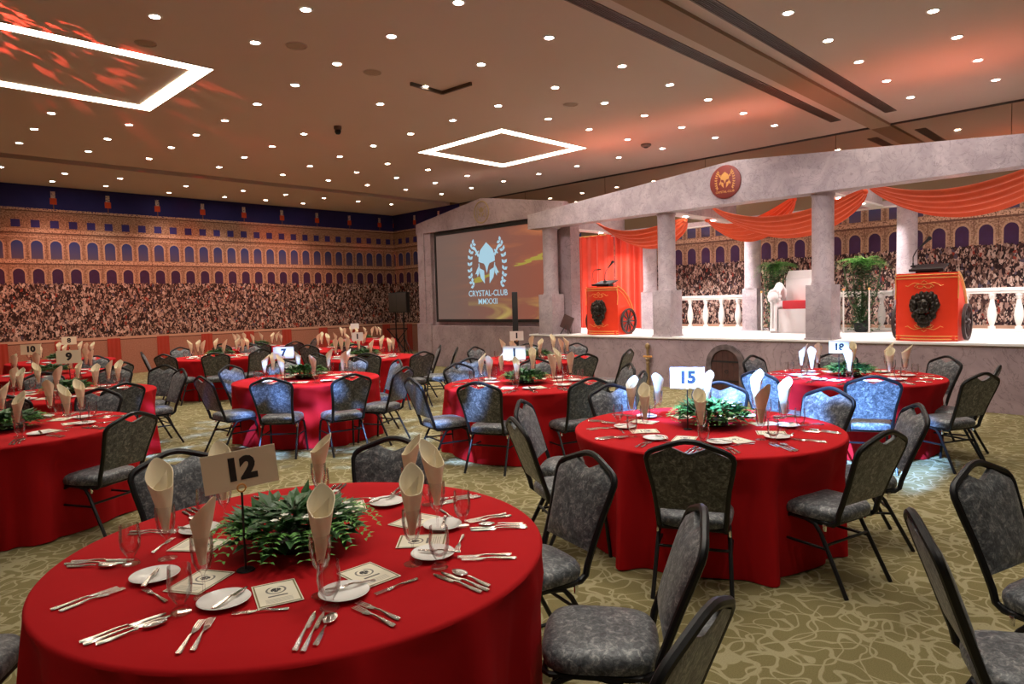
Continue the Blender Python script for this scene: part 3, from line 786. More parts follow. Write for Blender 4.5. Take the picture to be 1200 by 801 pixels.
def microphone(x, y, z, lab, s=1, rz=0):
    t = empty('gooseneck_microphone', (x, y, z), rz, lab, 'microphone', 'podium microphones')
    MB().lathe([(.04, 0), (.04, .015), (.012, .03), (.012, .06)], 12).build('base', Mt['blackmatte'], t)
    MB().tube([(0, 0, .05), (0, 0, .15), (.0, -.04*s, .24), (.0, -.10*s, .30)], .007, 6).build('neck', Mt['blackmatte'], t)
    b = MB(); b.tube([(0, -.09*s, .29), (0, -.20*s, .40)], .016, 8, taper=[.8, 1.4]); b.ball((0, -.21*s, .41), .032, 10); b.build('microphone_head', Mt['blackmatte'], t)
microphone(11.5, 8.60, 2.05, 'black gooseneck microphone on the left podium desk', 1)
microphone(11.5, 2.86, 2.05, 'black gooseneck microphone on the right podium desk', 1)
t = empty('desk_lamp', (11.42, 8.80, 2.04), label='thin curved black reading lamp on the left podium', cat='lamp')
MB().tube([(0, 0, 0), (0, .05, .10), (0, .06, .20), (0, .0, .27), (0, -.10, .28)], .006, 6).build('arm', Mt['blackmatte'], t)
MB().box(-.02, .02, -.15, -.09, .265, .285).build('lamp_head', Mt['blackmatte'], t, smooth=False)

# throne
th = empty('throne', (13.0, 5.22, DZ), label='white lion-armed throne with red seat cushion on the stage', cat='throne')
MB().box(-.05, .45, -.32, .32, 0, .46, bev=.01).build('seat_base', Mt['white'], th)
MB().box(-.04, .34, -.24, .24, .46, .62, bev=.02).build('cushion', Mt['cushion'], th)
b = MB(); b.box(.34, .46, -.33, .33, .40, 1.05, bev=.012); b.prism([(-.33, 1.05), (.33, 1.05), (.27, 1.20), (-.27, 1.20)], 0, .12, T(.34, 0, 0) @ Matrix(((0, 0, 1, 0), (1, 0, 0, 0), (0, 1, 0, 0), (0, 0, 0, 1))))
b.build('backrest', Mt['white'], th)
for s in (1, -1):
    y = s*.39
    b = MB(); b.box(-.10, .42, y-.07, y+.07, 0, .05, bev=.01); b.box(-.04, .42, y-.055, y+.055, .05, .62, bev=.02)
    b.tube([(.42, y, .62), (.30, y, .82), (.18, y, .90), (.05, y, .80), (-.05, y, .66)], .085, 10, taper=[.8, 1, 1, .9, .7])
    b.tube([(-.06, y-.035, .60), (-.09, y-.035, .30), (-.10, y-.035, .06)], .032, 8, taper=[1.3, .9, 1.1]); b.tube([(-.06, y+.035, .60), (-.09, y+.035, .30), (-.10, y+.035, .06)], .032, 8, taper=[1.3, .9, 1.1])
    b.ball((-.13, y, .04), .05, 8, sq=(1.2, 1.3, .7))
    a = b.build('armrest', Mt['white'], th)
    b = MB(); b.ball((-.10, y, .70), .10, 12); b.ball((-.18, y, .66), .055, 10); b.ball((-.21, y, .645), .03, 8)
    for k in range(12):
        q = 2*PI*k/12; b.ball((-.05, y+.10*math.cos(q), .70+.12*math.sin(q)), .045, 6)
    for e_ in (1, -1): b.ball((-.09, y+e_*.06, .80), .025, 6)
    b.build('lion_figure', Mt['white'], a)

# plants on trellises
def leaf(b, p, d, L_, wd, up=Vector((0, 0, 1)), bend=.25):
    d = Vector(d).normalized(); sd = d.cross(up)
    if sd.length < .05: sd = Vector((1, 0, 0))
    sd.normalize(); nn = sd.cross(d)
    p = Vector(p); q = p + d*L_*.5 + nn*L_*bend*.3; e_ = p + d*L_ - nn*L_*bend*.3
    v = [b.bm.verts.new(x) for x in (p, q+sd*wd, e_, q-sd*wd, q-nn*wd*.3)]
    b.bm.faces.new((v[0], v[1], v[4])); b.bm.faces.new((v[1], v[2], v[4])); b.bm.faces.new((v[2], v[3], v[4])); b.bm.faces.new((v[3], v[0], v[4]))
def stage_plant(x, y, wd, h, lab, seed):
    t = empty('potted_palm', (x, y, DZ), label=lab, cat='plant', group='stage plants'); rnd = random.Random(seed)
    MB().lathe([(.09, 0), (.11, .02), (.13, .16), (.14, .17), (.12, .17), (.11, .15), (0, .15)], 20).build('pot', Mt['blackmatte'], t)
    b = MB()
    for k in range(5):
        xx = (k-2)*wd*.2; b.tube([(xx*.1, xx*.3, .24), (rnd.uniform(-.05, .05), xx, h*.5), (rnd.uniform(-.05, .05), xx*1.3, h*.9)], .012, 6)
    b.build('stem', Mt['stem'], t)
    b = MB()
    for k in range(1500):
        z = rnd.uniform(.06, h*.95); yy = max(-wd*.55, min(wd*.55, rnd.gauss(0, wd*(.20+.08*math.sin(z*7+seed))))); xx = rnd.uniform(-.12, .12)
        a = rnd.uniform(0, 2*PI); leaf(b, (xx, yy, z), (math.cos(a), math.sin(a), rnd.uniform(-.6, .5)), rnd.uniform(.05, .10), rnd.uniform(.016, .03))
    b.build('foliage', Mt['leaf'], t, smooth=False, fixn=False)
    b = MB()
    for k in range(40):
        a = rnd.uniform(0, 2*PI); r = rnd.uniform(.22, .40); el = rnd.uniform(.3, 1.1)
        P0 = Vector((0, rnd.uniform(-wd*.3, wd*.3), h*rnd.uniform(.84, .94)))
        for s_ in range(9):
            u = (s_+1)/9; c = P0 + Vector((math.cos(a)*r*u, math.sin(a)*r*u, math.sin(el)*.36*u - .26*u*u))
            for q in (1, -1):
                leaf(b, c, (math.cos(a+q*.6), math.sin(a+q*.6), .12), .15*(1-.3*u), .010)
    b.build('fronds', Mt['leaf2'], t, smooth=False, fixn=False)
stage_plant(13.35, 5.78, .38, 1.42, 'leafy green plant with palm fronds left of the throne', 1)
stage_plant(13.55, 4.22, .62, 1.42, 'leafy green plant with palm fronds right of the throne', 2)
for y, lab in ((5.98, 'thin cream rail post left of the leafy plant'), (4.42, 'thin cream rail post before the right plant'), (3.98, 'thin cream rail post right in front of the right plant')):
    o = empty('rail_post', (13.2, y, DZ), label=lab, cat='post', group='thin posts by the plants')
    MB().tube([(0, 0, 0), (0, 0, .78)], .014, 8).build('post', Mt['rail'], o); MB().ball((0, 0, .80), .025).build('finial', Mt['gold'], o)
# small easel on the stage edge
o = empty('small_easel', (11.30, 9.50, DZ), label='small tilted dark red board on a black stand by the left podium', cat='easel')
MB().box(-.012, .012, -.14, .14, .0, .30, T(-.02, .05, .12) @ RX(.35) @ RY(.2), bev=.003).build('board', Mt['wood'], o)
b = MB(); b.tube([(-.10, -.12, .01), (.02, 0, .25)], .009, 6); b.tube([(-.10, .10, .01), (.02, 0, .25)], .009, 6); b.tube([(.12, 0, .01), (.02, 0, .25)], .009, 6); b.build('stand', Mt['blackmatte'], o)

# speakers and stands at the corner
def speaker_stand(x, y, lab1, lab2, rz):
    t = empty('speaker_stand', (x, y, 0), rz, lab1, 'speaker stand', 'tripod speaker stands')
    MB().tube([(0, 0, .12), (0, 0, 1.42)], .022, 10).build('pole', Mt['black'], t)
    for k in range(3):
        a = 2*PI*k/3; MB().tube([(0, 0, .62), (.42*math.cos(a), .42*math.sin(a), .012)], .012, 6).build('leg', Mt['black'], t)
    MB().lathe([(.035, .58), (.035, .68)], 12, cap0=True, cap1=True).build('collar', Mt['black'], t)
    s = empty('loudspeaker', (x, y, 1.425), rz, lab2, 'speaker', 'black loudspeakers')
    MB().box(-.17, .17, -.18, .18, 0, .68, bev=.02).build('cabinet', Mt['blackmatte'], s)
    MB().box(-.185, -.17, -.16, .16, .03, .65, bev=.004).build('grille', Mt['grille'], s)
speaker_stand(13.75, 19.25, 'black tripod stand under the left loudspeaker', 'left one of two black loudspeakers in the room corner', .6)
speaker_stand(13.35, 18.25, 'black tripod stand under the right loudspeaker', 'right one of two black loudspeakers beside the screen wall', .6)
o = empty('folding_stand', (14.3, 19.95, 0), -.8, 'black folding X-shaped stand against the corner wall', 'folding stand')
for s in (1, -1): MB().tube([(-.33*s, .1*s, .01), (.33*s, .1*s, .82)], .018, 6).build('leg', Mt['black'], o)
b = MB(); b.tube([(-.36, -.1, .83), (.36, -.1, .83)], .016, 6); b.tube([(-.36, .1, .83), (.36, .1, .83)], .016, 6); b.build('top_rail', Mt['black'], o)
o = empty('column_speaker', (9.34, 9.15, 0), -.8, 'tall slim black column speaker standing before the projection screen', 'speaker')
MB().box(-.055, .055, -.055, .055, .06, 1.88, bev=.01).build('column', Mt['blackmatte'], o)
MB().box(-.16, .16, -.16, .16, 0, .06, bev=.01).build('base', Mt['blackmatte'], o)

# ---------------------------------------------------------------- banquet chair
def back_w(z):
    K = [(.38, .175), (.46, .182), (.55, .186), (.65, .197), (.75, .216), (.82, .226), (.86, .218)]
    for (a, wa), (c, wc) in zip(K, K[1:]):
        if z <= c: f = (z-a)/(c-a); return wa+(wc-wa)*f
    return .2
def lean(z): return -.205 - (z-.46)*.36
def chair():
    t = empty('banquet_chair', cat='chair')
    # seat cushion: stacked superellipse rings
    b = MB(); rings = []
    N = 36
    def outline(a, ins, z, zb=0):
        c, s_ = math.cos(a), math.sin(a); p = 2/3.6
        x = abs(c)**p*(1 if c >= 0 else -1)*(.215-ins); y = abs(s_)**p*(1 if s_ >= 0 else -1)*(.215-ins)
        x *= 1+.04*(y/.215)
        return (x, y+.005, z)
    lv = [(.02, .398), (.004, .405), (0, .425), (.002, .445), (.014, .463), (.04, .474), (.09, .482), (.15, .486)]
    for ins, z in lv: rings.append([b.bm.verts.new(outline(2*PI*k/N, ins, z)) for k in range(N)])
    for a, c in zip(rings, rings[1:]):
        for k in range(N): b.bm.faces.new((a[k], a[(k+1) % N], c[(k+1) % N], c[k]))
    b.bm.faces.new(rings[0][::-1]); b.bm.faces.new(rings[-1])
    b.build('seat', Mt['fabric'], t)
    # padded back with a heart shaped top
    def topz(x):
        a = abs(x)
        if a < .095: return .858 + .036*(a/.095)**1.3
        f = (a-.095)/.115; return .894 - .050*f
    def fn(side):
        def g(u, v):
            i = u*2-1
            z = .515 + v*(.33); wz = back_w(min(z, .85))-.004
            x = i*wz*(1 if v < .99 else 1); zt = topz(x); z = .515 + v*(zt-.515)
            wz2 = back_w(min(z, .84))-.004; x = i*wz2*(1 - .05*max(0, (v-.9)/.1)**2)
            bul = (1-abs(i)**5)*(1-abs(2*v-1)**5)
            y = lean(z) + (.010+.026*bul if side > 0 else -.012-.006*bul)
            return (x, y, z)
        return g
    b = MB(); NU, NV = 18, 14
    b.grid(fn(1), NU, NV); b.grid(fn(-1), NU, NV)
    bmesh.ops.remove_doubles(b.bm, verts=b.bm.verts, dist=.0001)
    be = [e_ for e_ in b.bm.edges if e_.is_boundary]; bmesh.ops.bridge_loops(b.bm, edges=be)
    b.build('backrest', Mt['fabric'], t)
    # bent tube around the back and under the seat
    half = [(.175, .10, .385), (.178, -.10, .383), (.18, -.165, .387), (.182, -.195, .41)]
    for z in (.46, .52, .58, .65, .70, .75, .79, .82): half.append((back_w(z)+.004, lean(z), z))
    half += [(.222, lean(.845), .845), (.206, lean(.862), .862), (.178, lean(.876), .876), (.14, lean(.890), .890), (.095, lean(.907), .907), (.05, lean(.922), .922), (.02, lean(.928), .928)]
    pts = half + [(-x, y, z) for x, y, z in half[::-1]]
    MB().tube(pts, .016, 8).build('back_frame', Mt['black'], t)
    b = MB(); b.tube([(.19, .18, .39), (.19, -.13, .39), (.17, -.17, .39), (-.17, -.17, .39), (-.19, -.13, .39), (-.19, .18, .39), (-.17, .20, .39), (.17, .20, .39)], .012, 6, True)
    b.build('seat_frame', Mt['black'], t)
    for s in (1, -1):
        MB().tube([(s*.19, .10, .39), (s*.197, .165, .36), (s*.203, .185, .28), (s*.213, .215, .0)], .0125, 8).build('leg', Mt['black'], t)
        MB().tube([(s*.19, .02, .39), (s*.195, -.06, .375), (s*.199, -.10, .33), (s*.215, -.27, .0)], .0125, 8).build('leg', Mt['black'], t)
    b = MB(); b.tube([(.203, -.135, .265), (-.203, -.135, .265)], .009, 6)
    for s in (1, -1): b.tube([(s*.205, -.145, .245), (s*.207, .19, .245)], .009, 6)
    b.build('stretcher', Mt['black'], t)
    for s in (1, -1): MB().box(s*.200-.007, s*.200+.007, -.135, -.115, .345, .385, bev=.003).build('bracket', Mt['chrome'], t)
    kids(t); return t
CH = [('12',1.28,3.53,-90),('12',1.96,2.98,-141),('12',2.28,2.18,165),('12',1.96,1.51,126),('12',1.44,1.18,97),('12',.20,3.12,-33),
('15',3.51,2.00,25),('15',4.13,1.48,76),('15',4.91,1.54,123),('15',5.30,2.10,162),('15',5.20,2.75,-157),('15',4.73,3.27,-113),('15',3.89,3.28,-62),('15',3.44,2.92,-29),
('18',6.98,2.12,25),('18',7.51,1.58,64),('18',8.07,1.62,94),('18',8.72,2.10,145),('18',8.81,2.98,-155),('18',8.13,3.47,-98),('18',6.92,2.92,-16),
('1',4.69,4.94,23),('1',4.57,5.58,-15),('1',5.55,6.15,-93),('1',6.08,6.62,-110),('1',5.30,4.43,73),('1',6.27,5.84,-143),('1',6.28,4.79,144),('1',5.85,4.34,107),
('J',7.85,8.27,-81),('J',8.89,7.51,-173),('J',7.60,6.32,73),('J',8.33,6.22,105),('J',8.58,8.06,-131),
('7',3.61,7.35,46),('7',4.15,6.95,80),('7',3.34,8.05,4),('7',3.97,8.91,-63),('7',5.20,7.86,163),('7',4.78,7.07,112),('7',4.55,8.98,-103),('7',5.14,8.55,-151),
('K',5.96,10.22,18),('K',6.20,9.56,58),('K',6.71,9.02,87),('K',7.55,9.85,145),('K',7.33,9.12,135),
('TL',1.42,5.98,117),('TL',1.61,7.47,-136),('TL',.42,5.86,68),('9',1.30,8.35,60),('9',2.11,8.44,103),('9',2.97,9.98,-148),('9',2.84,9.30,180),('9',2.60,10.45,-125),
('10',2.91,11.77,125),('10',3.07,13.40,-126),('9',1.93,10.31,-91),
('G',4.93,12.49,65),('G',4.43,12.93,30),('G',4.46,13.84,-20),('G',6.10,14.07,-141),('G',5.58,12.62,102),('G',5.17,14.40,-75),('L',6.38,15.25,30),
('L',7.30,14.50,94),('L',7.92,15.05,135),('M',7.10,12.70,27),('L',6.78,14.72,65),('M',7.50,12.0,60),
('R',3.42,.27,-107),('R',2.75,.30,-65)]
TN = {'12': 'the table with sign 12', '15': 'the table with sign 15', '18': 'the table with sign 18', '1': 'the table with sign 1', '7': 'the table with sign 7', '9': 'the table with sign 9', '10': 'the table with sign 10',
      '8': 'the farthest left table', 'TL': 'the table at left picture edge', 'G': 'the table by left mural wall', 'J': 'the table before the stage corner', 'K': 'the table right behind sign 7', 'L': 'the far middle wall table', 'M': 'the far table behind sign 7', 'N': 'the farthest corner table', 'R': 'the unseen table at right edge'}
TC = {'12':(1.285,2.44),'15':(4.36,2.40),'18':(8.0,2.6),'TL':(0.98,6.85),'9':(1.92,9.3),'G':(5.4,13.5),'7':(4.36,8.12),'1':(5.56,5.31),'J':(8.0,7.4),'K':(6.8,10.5),'L':(7.2,15.7),'M':(7.9,13.1),'N':(10.2,15.9),'10':(2.4,12.5),'8':(3.2,15.8),'R':(3.17,-.58)}
SIGN = {}
c0 = chair(); first = True
for tk in TC:
    for sd in ('near', 'far'):
        L_ = [c for c in CH if c[0] == tk and (('near' if proj((c[1], c[2], .5))[2] < proj((*TC[tk], .5))[2] else 'far') == sd)]
        L_.sort(key=lambda c: proj((c[1], c[2], .5))[0])
        for i, (k, x, y, a) in enumerate(L_):
            o = c0 if first else dup(c0); first = False
            o.location = (x, y, 0); o.rotation_euler[2] = math.radians(a-90)
            tag(o, 'grey banquet chair, %s on %s side of %s' % (ordl(i, len(L_)), sd, TN[tk]) if tk != 'R' else ('tilted grey banquet chair seen edge-on at lower right corner' if x < 3 else 'grey banquet chair facing the camera at the right picture edge'), 'chair', 'grey banquet chairs')

# ---------------------------------------------------------------- tablecloths
TR, TH = .925, .76
def cloth_mesh(seed, tk):
    rnd = random.Random(seed); ph = [rnd.uniform(0, 2*PI) for _ in range(5)]
    def fold(a):
        q = math.sin(13*a+ph[0]+.9*math.sin(3*a+ph[1])); q = math.copysign(abs(q)**.7, q)
        q2 = 1-2*abs(math.sin(8.5*a+ph[4]+.7*math.sin(2*a+ph[1])))**.55
        return .42*q + .42*q2 + .25*math.sin(5*a+ph[2]) + .16*math.sin(29*a+ph[3]+math.sin(5*a))
    D = []
    for c in CH:
        if c[0] != tk: continue
        dx, dy = c[1]-TC[tk][0], c[2]-TC[tk][1]; D.append((math.atan2(dy, dx), max(.86, math.hypot(dx, dy)-.235)))
    def fn(u, v):
        a = 2*PI*u
        if v <= .2: r = TR*.985*(v/.2); z = TH
        elif v <= .3:
            q = (v-.2)/.1*PI/2; r = TR*.985+.016*math.sin(q); z = TH-.016*(1-math.cos(q))
        else:
            s_ = (v-.3)/.7; z = TH-.016-s_*(TH-.022)
            r = TR*.985+.012 + .03*s_ + .105*s_**.6*fold(a)
            z += .006*math.sin(9*a+ph[1])*s_
            for da, df in D:
                w_ = abs((a-da+PI) % (2*PI) - PI)*max(df, .5)
                k = 1-min(1, max(0, (w_-.25)/.14)); k = k*k*(3-2*k)
                t_ = min(1, max(0, (.76-z)/.24)); lim = df + (TR+.02-df)*(1-t_) if df < TR+.02 else df
                if r > lim: r = r+(lim-r)*k
        return (r*math.cos(a), r*math.sin(a), max(z, .006))
    b = MB(); b.grid(fn, 288, 34, closeu=True); bmesh.ops.remove_doubles(b.bm, verts=b.bm.verts, dist=.0002); return b.mesh('tablecloth', Mt['linen'])
TD = {'12': 'red tablecloth to the floor on the foreground round table with sign 12', '15': 'red tablecloth draped over the round table with sign 15', '18': 'red tablecloth draped over the round table with sign 18 near the stage',
      '1': 'red tablecloth draped over the central round table with sign 1', '7': 'red tablecloth over the round table with sign 7', '9': 'red tablecloth over the round table with sign 9', '10': 'red tablecloth over the round table with sign 10 at left',
      '8': 'red tablecloth over the farthest left table by the mural wall', 'TL': 'dark red tablecloth over the table cut by the left picture edge', 'G': 'red tablecloth over the round table by the left mural wall behind the empty chairs', 'J': 'red tablecloth over the table standing before the stage corner',
      'K': 'red tablecloth over the table right behind the one with sign 7', 'L': 'red tablecloth over the far middle table by the mural wall', 'M': 'red tablecloth over the far table behind sign 7', 'N': 'red tablecloth over the farthest table toward the corner speakers'}
for i, tk in enumerate(TD):
    o = bpy.data.objects.new('tablecloth', cloth_mesh(i+1, tk)); C.objects.link(o); o.location = (*TC[tk], 0)
    tag(o, TD[tk], 'tablecloth', 'red cloths on the round tables')

# ---------------------------------------------------------------- table things
def mk_napkin(seed):
    rnd = random.Random(seed); b = MB(); tip = rnd.uniform(.08, .10); fl = rnd.uniform(.9, 1.1)
    def fn(off):
        def g(u, v):
            a = 2*PI*u + v*.5
            top = .150 + tip*(.5+.5*math.cos(2*PI*u))**1.6
            z = v*top; r = (.011 + .041*(z/.2)**1.15*fl) - off
            r *= 1 + .05*math.sin(5*a+v*4); r *= (1-.45*max(0, math.cos(2*PI*u))**3*max(0, v-.6)/.4); fl2 = .022*max(0, v-.6)/.4*max(0, math.cos(2*PI*u))**2
            return ((r+fl2)*math.cos(2*PI*u)*1.0 + .010*v*v, r*math.sin(2*PI*u)*(1-.12*v), z)
        return g
    b.grid(fn(0), 28, 14, closeu=True); b.grid(fn(.0035), 28, 14, closeu=True)
    # rim
    bm = b.bm; bm.verts.ensure_lookup_table(); n = 28*15
    for i in range(28):
        j = (i+1) % 28; o0 = bm.verts[i*15+14]; o1 = bm.verts[j*15+14]; i0 = bm.verts[n+i*15+14]; i1 = bm.verts[n+j*15+14]
        bm.faces.new((o0, o1, i1, i0))
    # inner fold visible inside the cone
    b.grid(lambda u, v: (.004+.02*v-.012*math.sin(u*PI), (u-.5)*.05*(.4+.6*v), .05+v*(.10+tip*.6*(1-u))), 8, 6)
    return b.mesh('napkin', Mt['napkin'], fixn=False)
NAP = [mk_napkin(s) for s in range(5)]
GOB = MB().lathe([(0, .003), (.034, .003), (.034, .005), (.012, .008), (.0045, .016), (.0042, .075), (.008, .085), (.022, .098), (.031, .125), (.036, .165), (.0345, .205), (.0335, .206), (.034, .165), (.029, .127), (.019, .102), (0, .092)], 24).mesh('wine_glass', Mt['glass'])
WAT = MB().lathe([(0, .0), (.030, .001), (.031, .006), (.022, .016), (.013, .022), (.013, .030), (.020, .040), (.033, .062), (.037, .095), (.0335, .150), (.0320, .150), (.035, .095), (.031, .065), (.016, .046), (0, .040)], 24).mesh('water_glass', Mt['glass'])
PLA = MB().lathe([(0, .004), (.045, .004), (.050, .006), (.080, .015), (.082, .016), (.080, .018), (.048, .009), (0, .007)], 36).mesh('bread_plate', Mt['china'])
def utensil(kind):
    b = MB()
    L_ = {'fork': .20, 'knife': .235, 'spoon': .20, 'butter_knife': .165}[kind]
    # handle along -Y (towards the diner); tip at +Y
    hl = L_*.55
    ys = [-L_/2, -L_/2+.008, -L_/2+.05, -L_/2+hl*.8, -L_/2+hl]
    ws = [.006, .0095, .007, .0038, .0035]
    zs = [.004, .004, .005, .008, .007]
    def pts(y, w_, z): return [(-w_, y, z-.0015), (w_, y, z-.0015), (w_*.7, y, z+.0015), (-w_*.7, y, z+.0015)]
    def loft(seq):
        R = [[b.bm.verts.new(p) for p in pts(*q)] for q in seq]
        for a, c in zip(R, R[1:]):
            for k in range(4): b.bm.faces.new((a[k], a[(k+1) % 4], c[(k+1) % 4], c[k]))
        b.bm.faces.new(R[0]); b.bm.faces.new(R[-1][::-1])
    loft(list(zip(ys, ws, zs)))
    y0 = -L_/2+hl
    if kind == 'fork':
        loft([(y0, .0035, .007), (y0+.02, .009, .005), (y0+.035, .012, .004)])
        for k in range(4):
            x = -.0095+k*.00635
            b.box(x-.0016, x+.0016, y0+.034, L_/2, .0025, .0048)
    elif kind == 'spoon':
        b.ball((0, y0+.045, .008), .021, 12, sq=(1, 1.75, .25))
    else:
        loft([(y0, .0045, .004), (y0+.01, .009, .003), (L_/2-.03, .0095, .0025), (L_/2, .003, .0025)])
    return b.mesh({'knife': 'table_knife'}.get(kind, kind), Mt['steel'])
FORK, KNIFE, SPOON, BUTTER = utensil('fork'), utensil('knife'), utensil('spoon'), utensil('butter_knife')
b = MB(); w_, h_ = .070, .095
b.quad([(-w_, -h_, .0025), (w_, -h_, .0025), (w_, h_, .0025), (-w_, h_, .0025)], [(0, 0), (1, 0), (1, 1), (0, 1)]); b.quad([(-w_, -h_, .001), (-w_, h_, .001), (w_, h_, .001), (w_, -h_, .001)], [(0, 0)]*4)
MENU = b.mesh('menu_card', Mt['menu'], smooth=False, fixn=False)
SHORT = {'12': 'sign 12 table', '15': 'sign 15 table', '18': 'sign 18 table', '1': 'sign 1 table', '7': 'sign 7 table', '9': 'sign 9 table', '10': 'sign 10 table', '8': 'farthest left table', 'TL': 'left edge table',
         'G': 'left mural wall table', 'J': 'stage corner table', 'K': 'table behind sign 7', 'L': 'far middle table', 'M': 'far table behind sign 7', 'N': 'farthest corner table'}
LABQ = {'napkin': ('cream folded napkin in wine glass', 'napkin', 'folded cream napkins'), 'wine_glass': ('stemmed wine glass holding a napkin', 'wine glass', 'wine glasses'), 'water_glass': ('short footed clear water glass', 'water glass', 'water glasses'),
        'bread_plate': ('small round white bread plate', 'plate', 'bread plates'), 'menu_card': ('cream bordered menu card', 'menu card', 'menu cards'), 'butter_knife': ('butter knife on the bread plate', 'knife', 'butter knives'),
        'fork_a': ('outer dinner fork', 'fork', 'forks'), 'fork_b': ('inner dinner fork', 'fork', 'forks'), 'fork_d': ('dessert fork lying crosswise', 'fork', 'forks'), 'knife_a': ('inner table knife', 'knife', 'table knives'), 'knife_b': ('outer table knife', 'knife', 'table knives'), 'spoon': ('silver spoon beside the knives', 'spoon', 'spoons')}
REC = []
def put(me, name, tk, seat, q, x, y, z, rz, sc_=1, tilt=None):
    if not shown((x, y, z+.05), 4): return None
    o = bpy.data.objects.new(name, me); C.objects.link(o); o.location = (x, y, z); o.rotation_euler = (tilt or 0, 0, rz)
    if sc_ != 1: o.scale = (sc_,)*3
    REC.append((o, tk, seat, q)); return o
SEATS = {}
def settings(tk, phis, lvl, seed):
    rnd = random.Random(seed); cx, cy = TC[tk]; z = TH+.002
    for si, ph in enumerate(phis):
        a = math.radians(ph + rnd.uniform(-2, 2)); er = Vector((math.cos(a), math.sin(a))); et = Vector((-math.sin(a), math.cos(a)))
        def P(r, t_): q = er*r + et*t_; return cx+q.x, cy+q.y
        # diner looks along -er; tip of cutlery (+Y local) towards -er
        base = math.atan2(-er.y, -er.x) - PI/2
        j = lambda s=.012: rnd.uniform(-s, s)
        key = (tk, si); SEATS[key] = P(.6, 0)
        x, y = P(.50+j(), .14+j()); nz = rnd.uniform(-3, 3)
        put(GOB, 'wine_glass', tk, si, 'wine_glass', x, y, z, 0)
        put(rnd.choice(NAP), 'napkin', tk, si, 'napkin', x, y, z+.112, rnd.uniform(0, 2*PI) if tk != '12' else rnd.uniform(-1.2, 1.8), rnd.uniform(.97, 1.08), rnd.uniform(-.05, .05))
        x, y = P(.53+j(.02), -.155+j(.02)); put(PLA, 'bread_plate', tk, si, 'bread_plate', x, y, z, 0)
        if lvl >= 1:
            x2, y2 = P(.53+j(.015), -.14+j(.015)); put(BUTTER, 'butter_knife', tk, si, 'butter_knife', x2, y2, z+.0165, base+rnd.uniform(-.9, 1.2))
            x, y = P(.60+j(), .18+j()); put(WAT, 'water_glass', tk, si, 'water_glass', x, y, z, 0)
            x, y = P(.455+j(.015), -.005+j(.02)); put(MENU, 'menu_card', tk, si, 'menu_card', x, y, z, base+rnd.uniform(-.35, .35)+.15)
        if lvl >= 2:
            f = base+rnd.uniform(-.12, .12)
            x, y = P(.73+j(.008), -.185); put(FORK, 'fork', tk, si, 'fork_a', x, y, z, f)
            x, y = P(.72+j(.008), -.155); put(FORK, 'fork', tk, si, 'fork_b', x, y, z, f+.05)
            f = base+rnd.uniform(-.12, .12)
            x, y = P(.745+j(.006), .140); put(KNIFE, 'table_knife', tk, si, 'knife_a', x, y, z, f+.02)
            x, y = P(.745+j(.006), .166); put(KNIFE, 'table_knife', tk, si, 'knife_b', x, y, z, f)
            x, y = P(.745+j(.006), .196); put(SPOON, 'spoon', tk, si, 'spoon', x, y, z, f-.04)
            x, y = P(.60+j(), -.03+j(.02)); put(FORK, 'fork', tk, si, 'fork_d', x, y, z, base+PI/2+rnd.uniform(-.2, .2), .85)
settings('12', [-172, -131, -91, -50, -12, 38, 88, 134], 2, 3)
settings('15', [10+45*k for k in range(8)], 2, 5)
settings('18', [0+45*k for k in range(8)], 2, 7)
settings('1', [20+45*k for k in range(8)], 2, 8)
settings('TL', [-63+45*k for k in range(8)], 2, 9)
settings('7', [12+45*k for k in range(8)], 1, 10)
settings('9', [5+45*k for k in range(8)], 1, 11)
for i, k in enumerate(('10', 'G', 'J', 'K', '8', 'L', 'M', 'N')): settings(k, [i*17+45*q for q in range(8)], 1 if k in 'JKG' else 0, 20+i)
# every item is named after its place at the table
pl = {}
for tk in TC:
    cz = proj((*TC[tk], TH))[2]
    present = {s for (o, t_, s, q) in REC if t_ == tk}
    for sd in ('near', 'far'):
        L_ = [s for s in present if ((proj((*SEATS[(tk, s)], TH))[2] < cz) == (sd == 'near'))]
        L_.sort(key=lambda s: proj((*SEATS[(tk, s)], TH))[0])
        for i, s in enumerate(L_): pl[(tk, s)] = '%s %s-side place' % (ordl(i, len(L_)), sd)
for o, tk, s, q in REC:
    a, c_, g = LABQ[q]; tag(o, '%s, %s, %s' % (a, pl[(tk, s)], SHORT[tk]), c_, g)

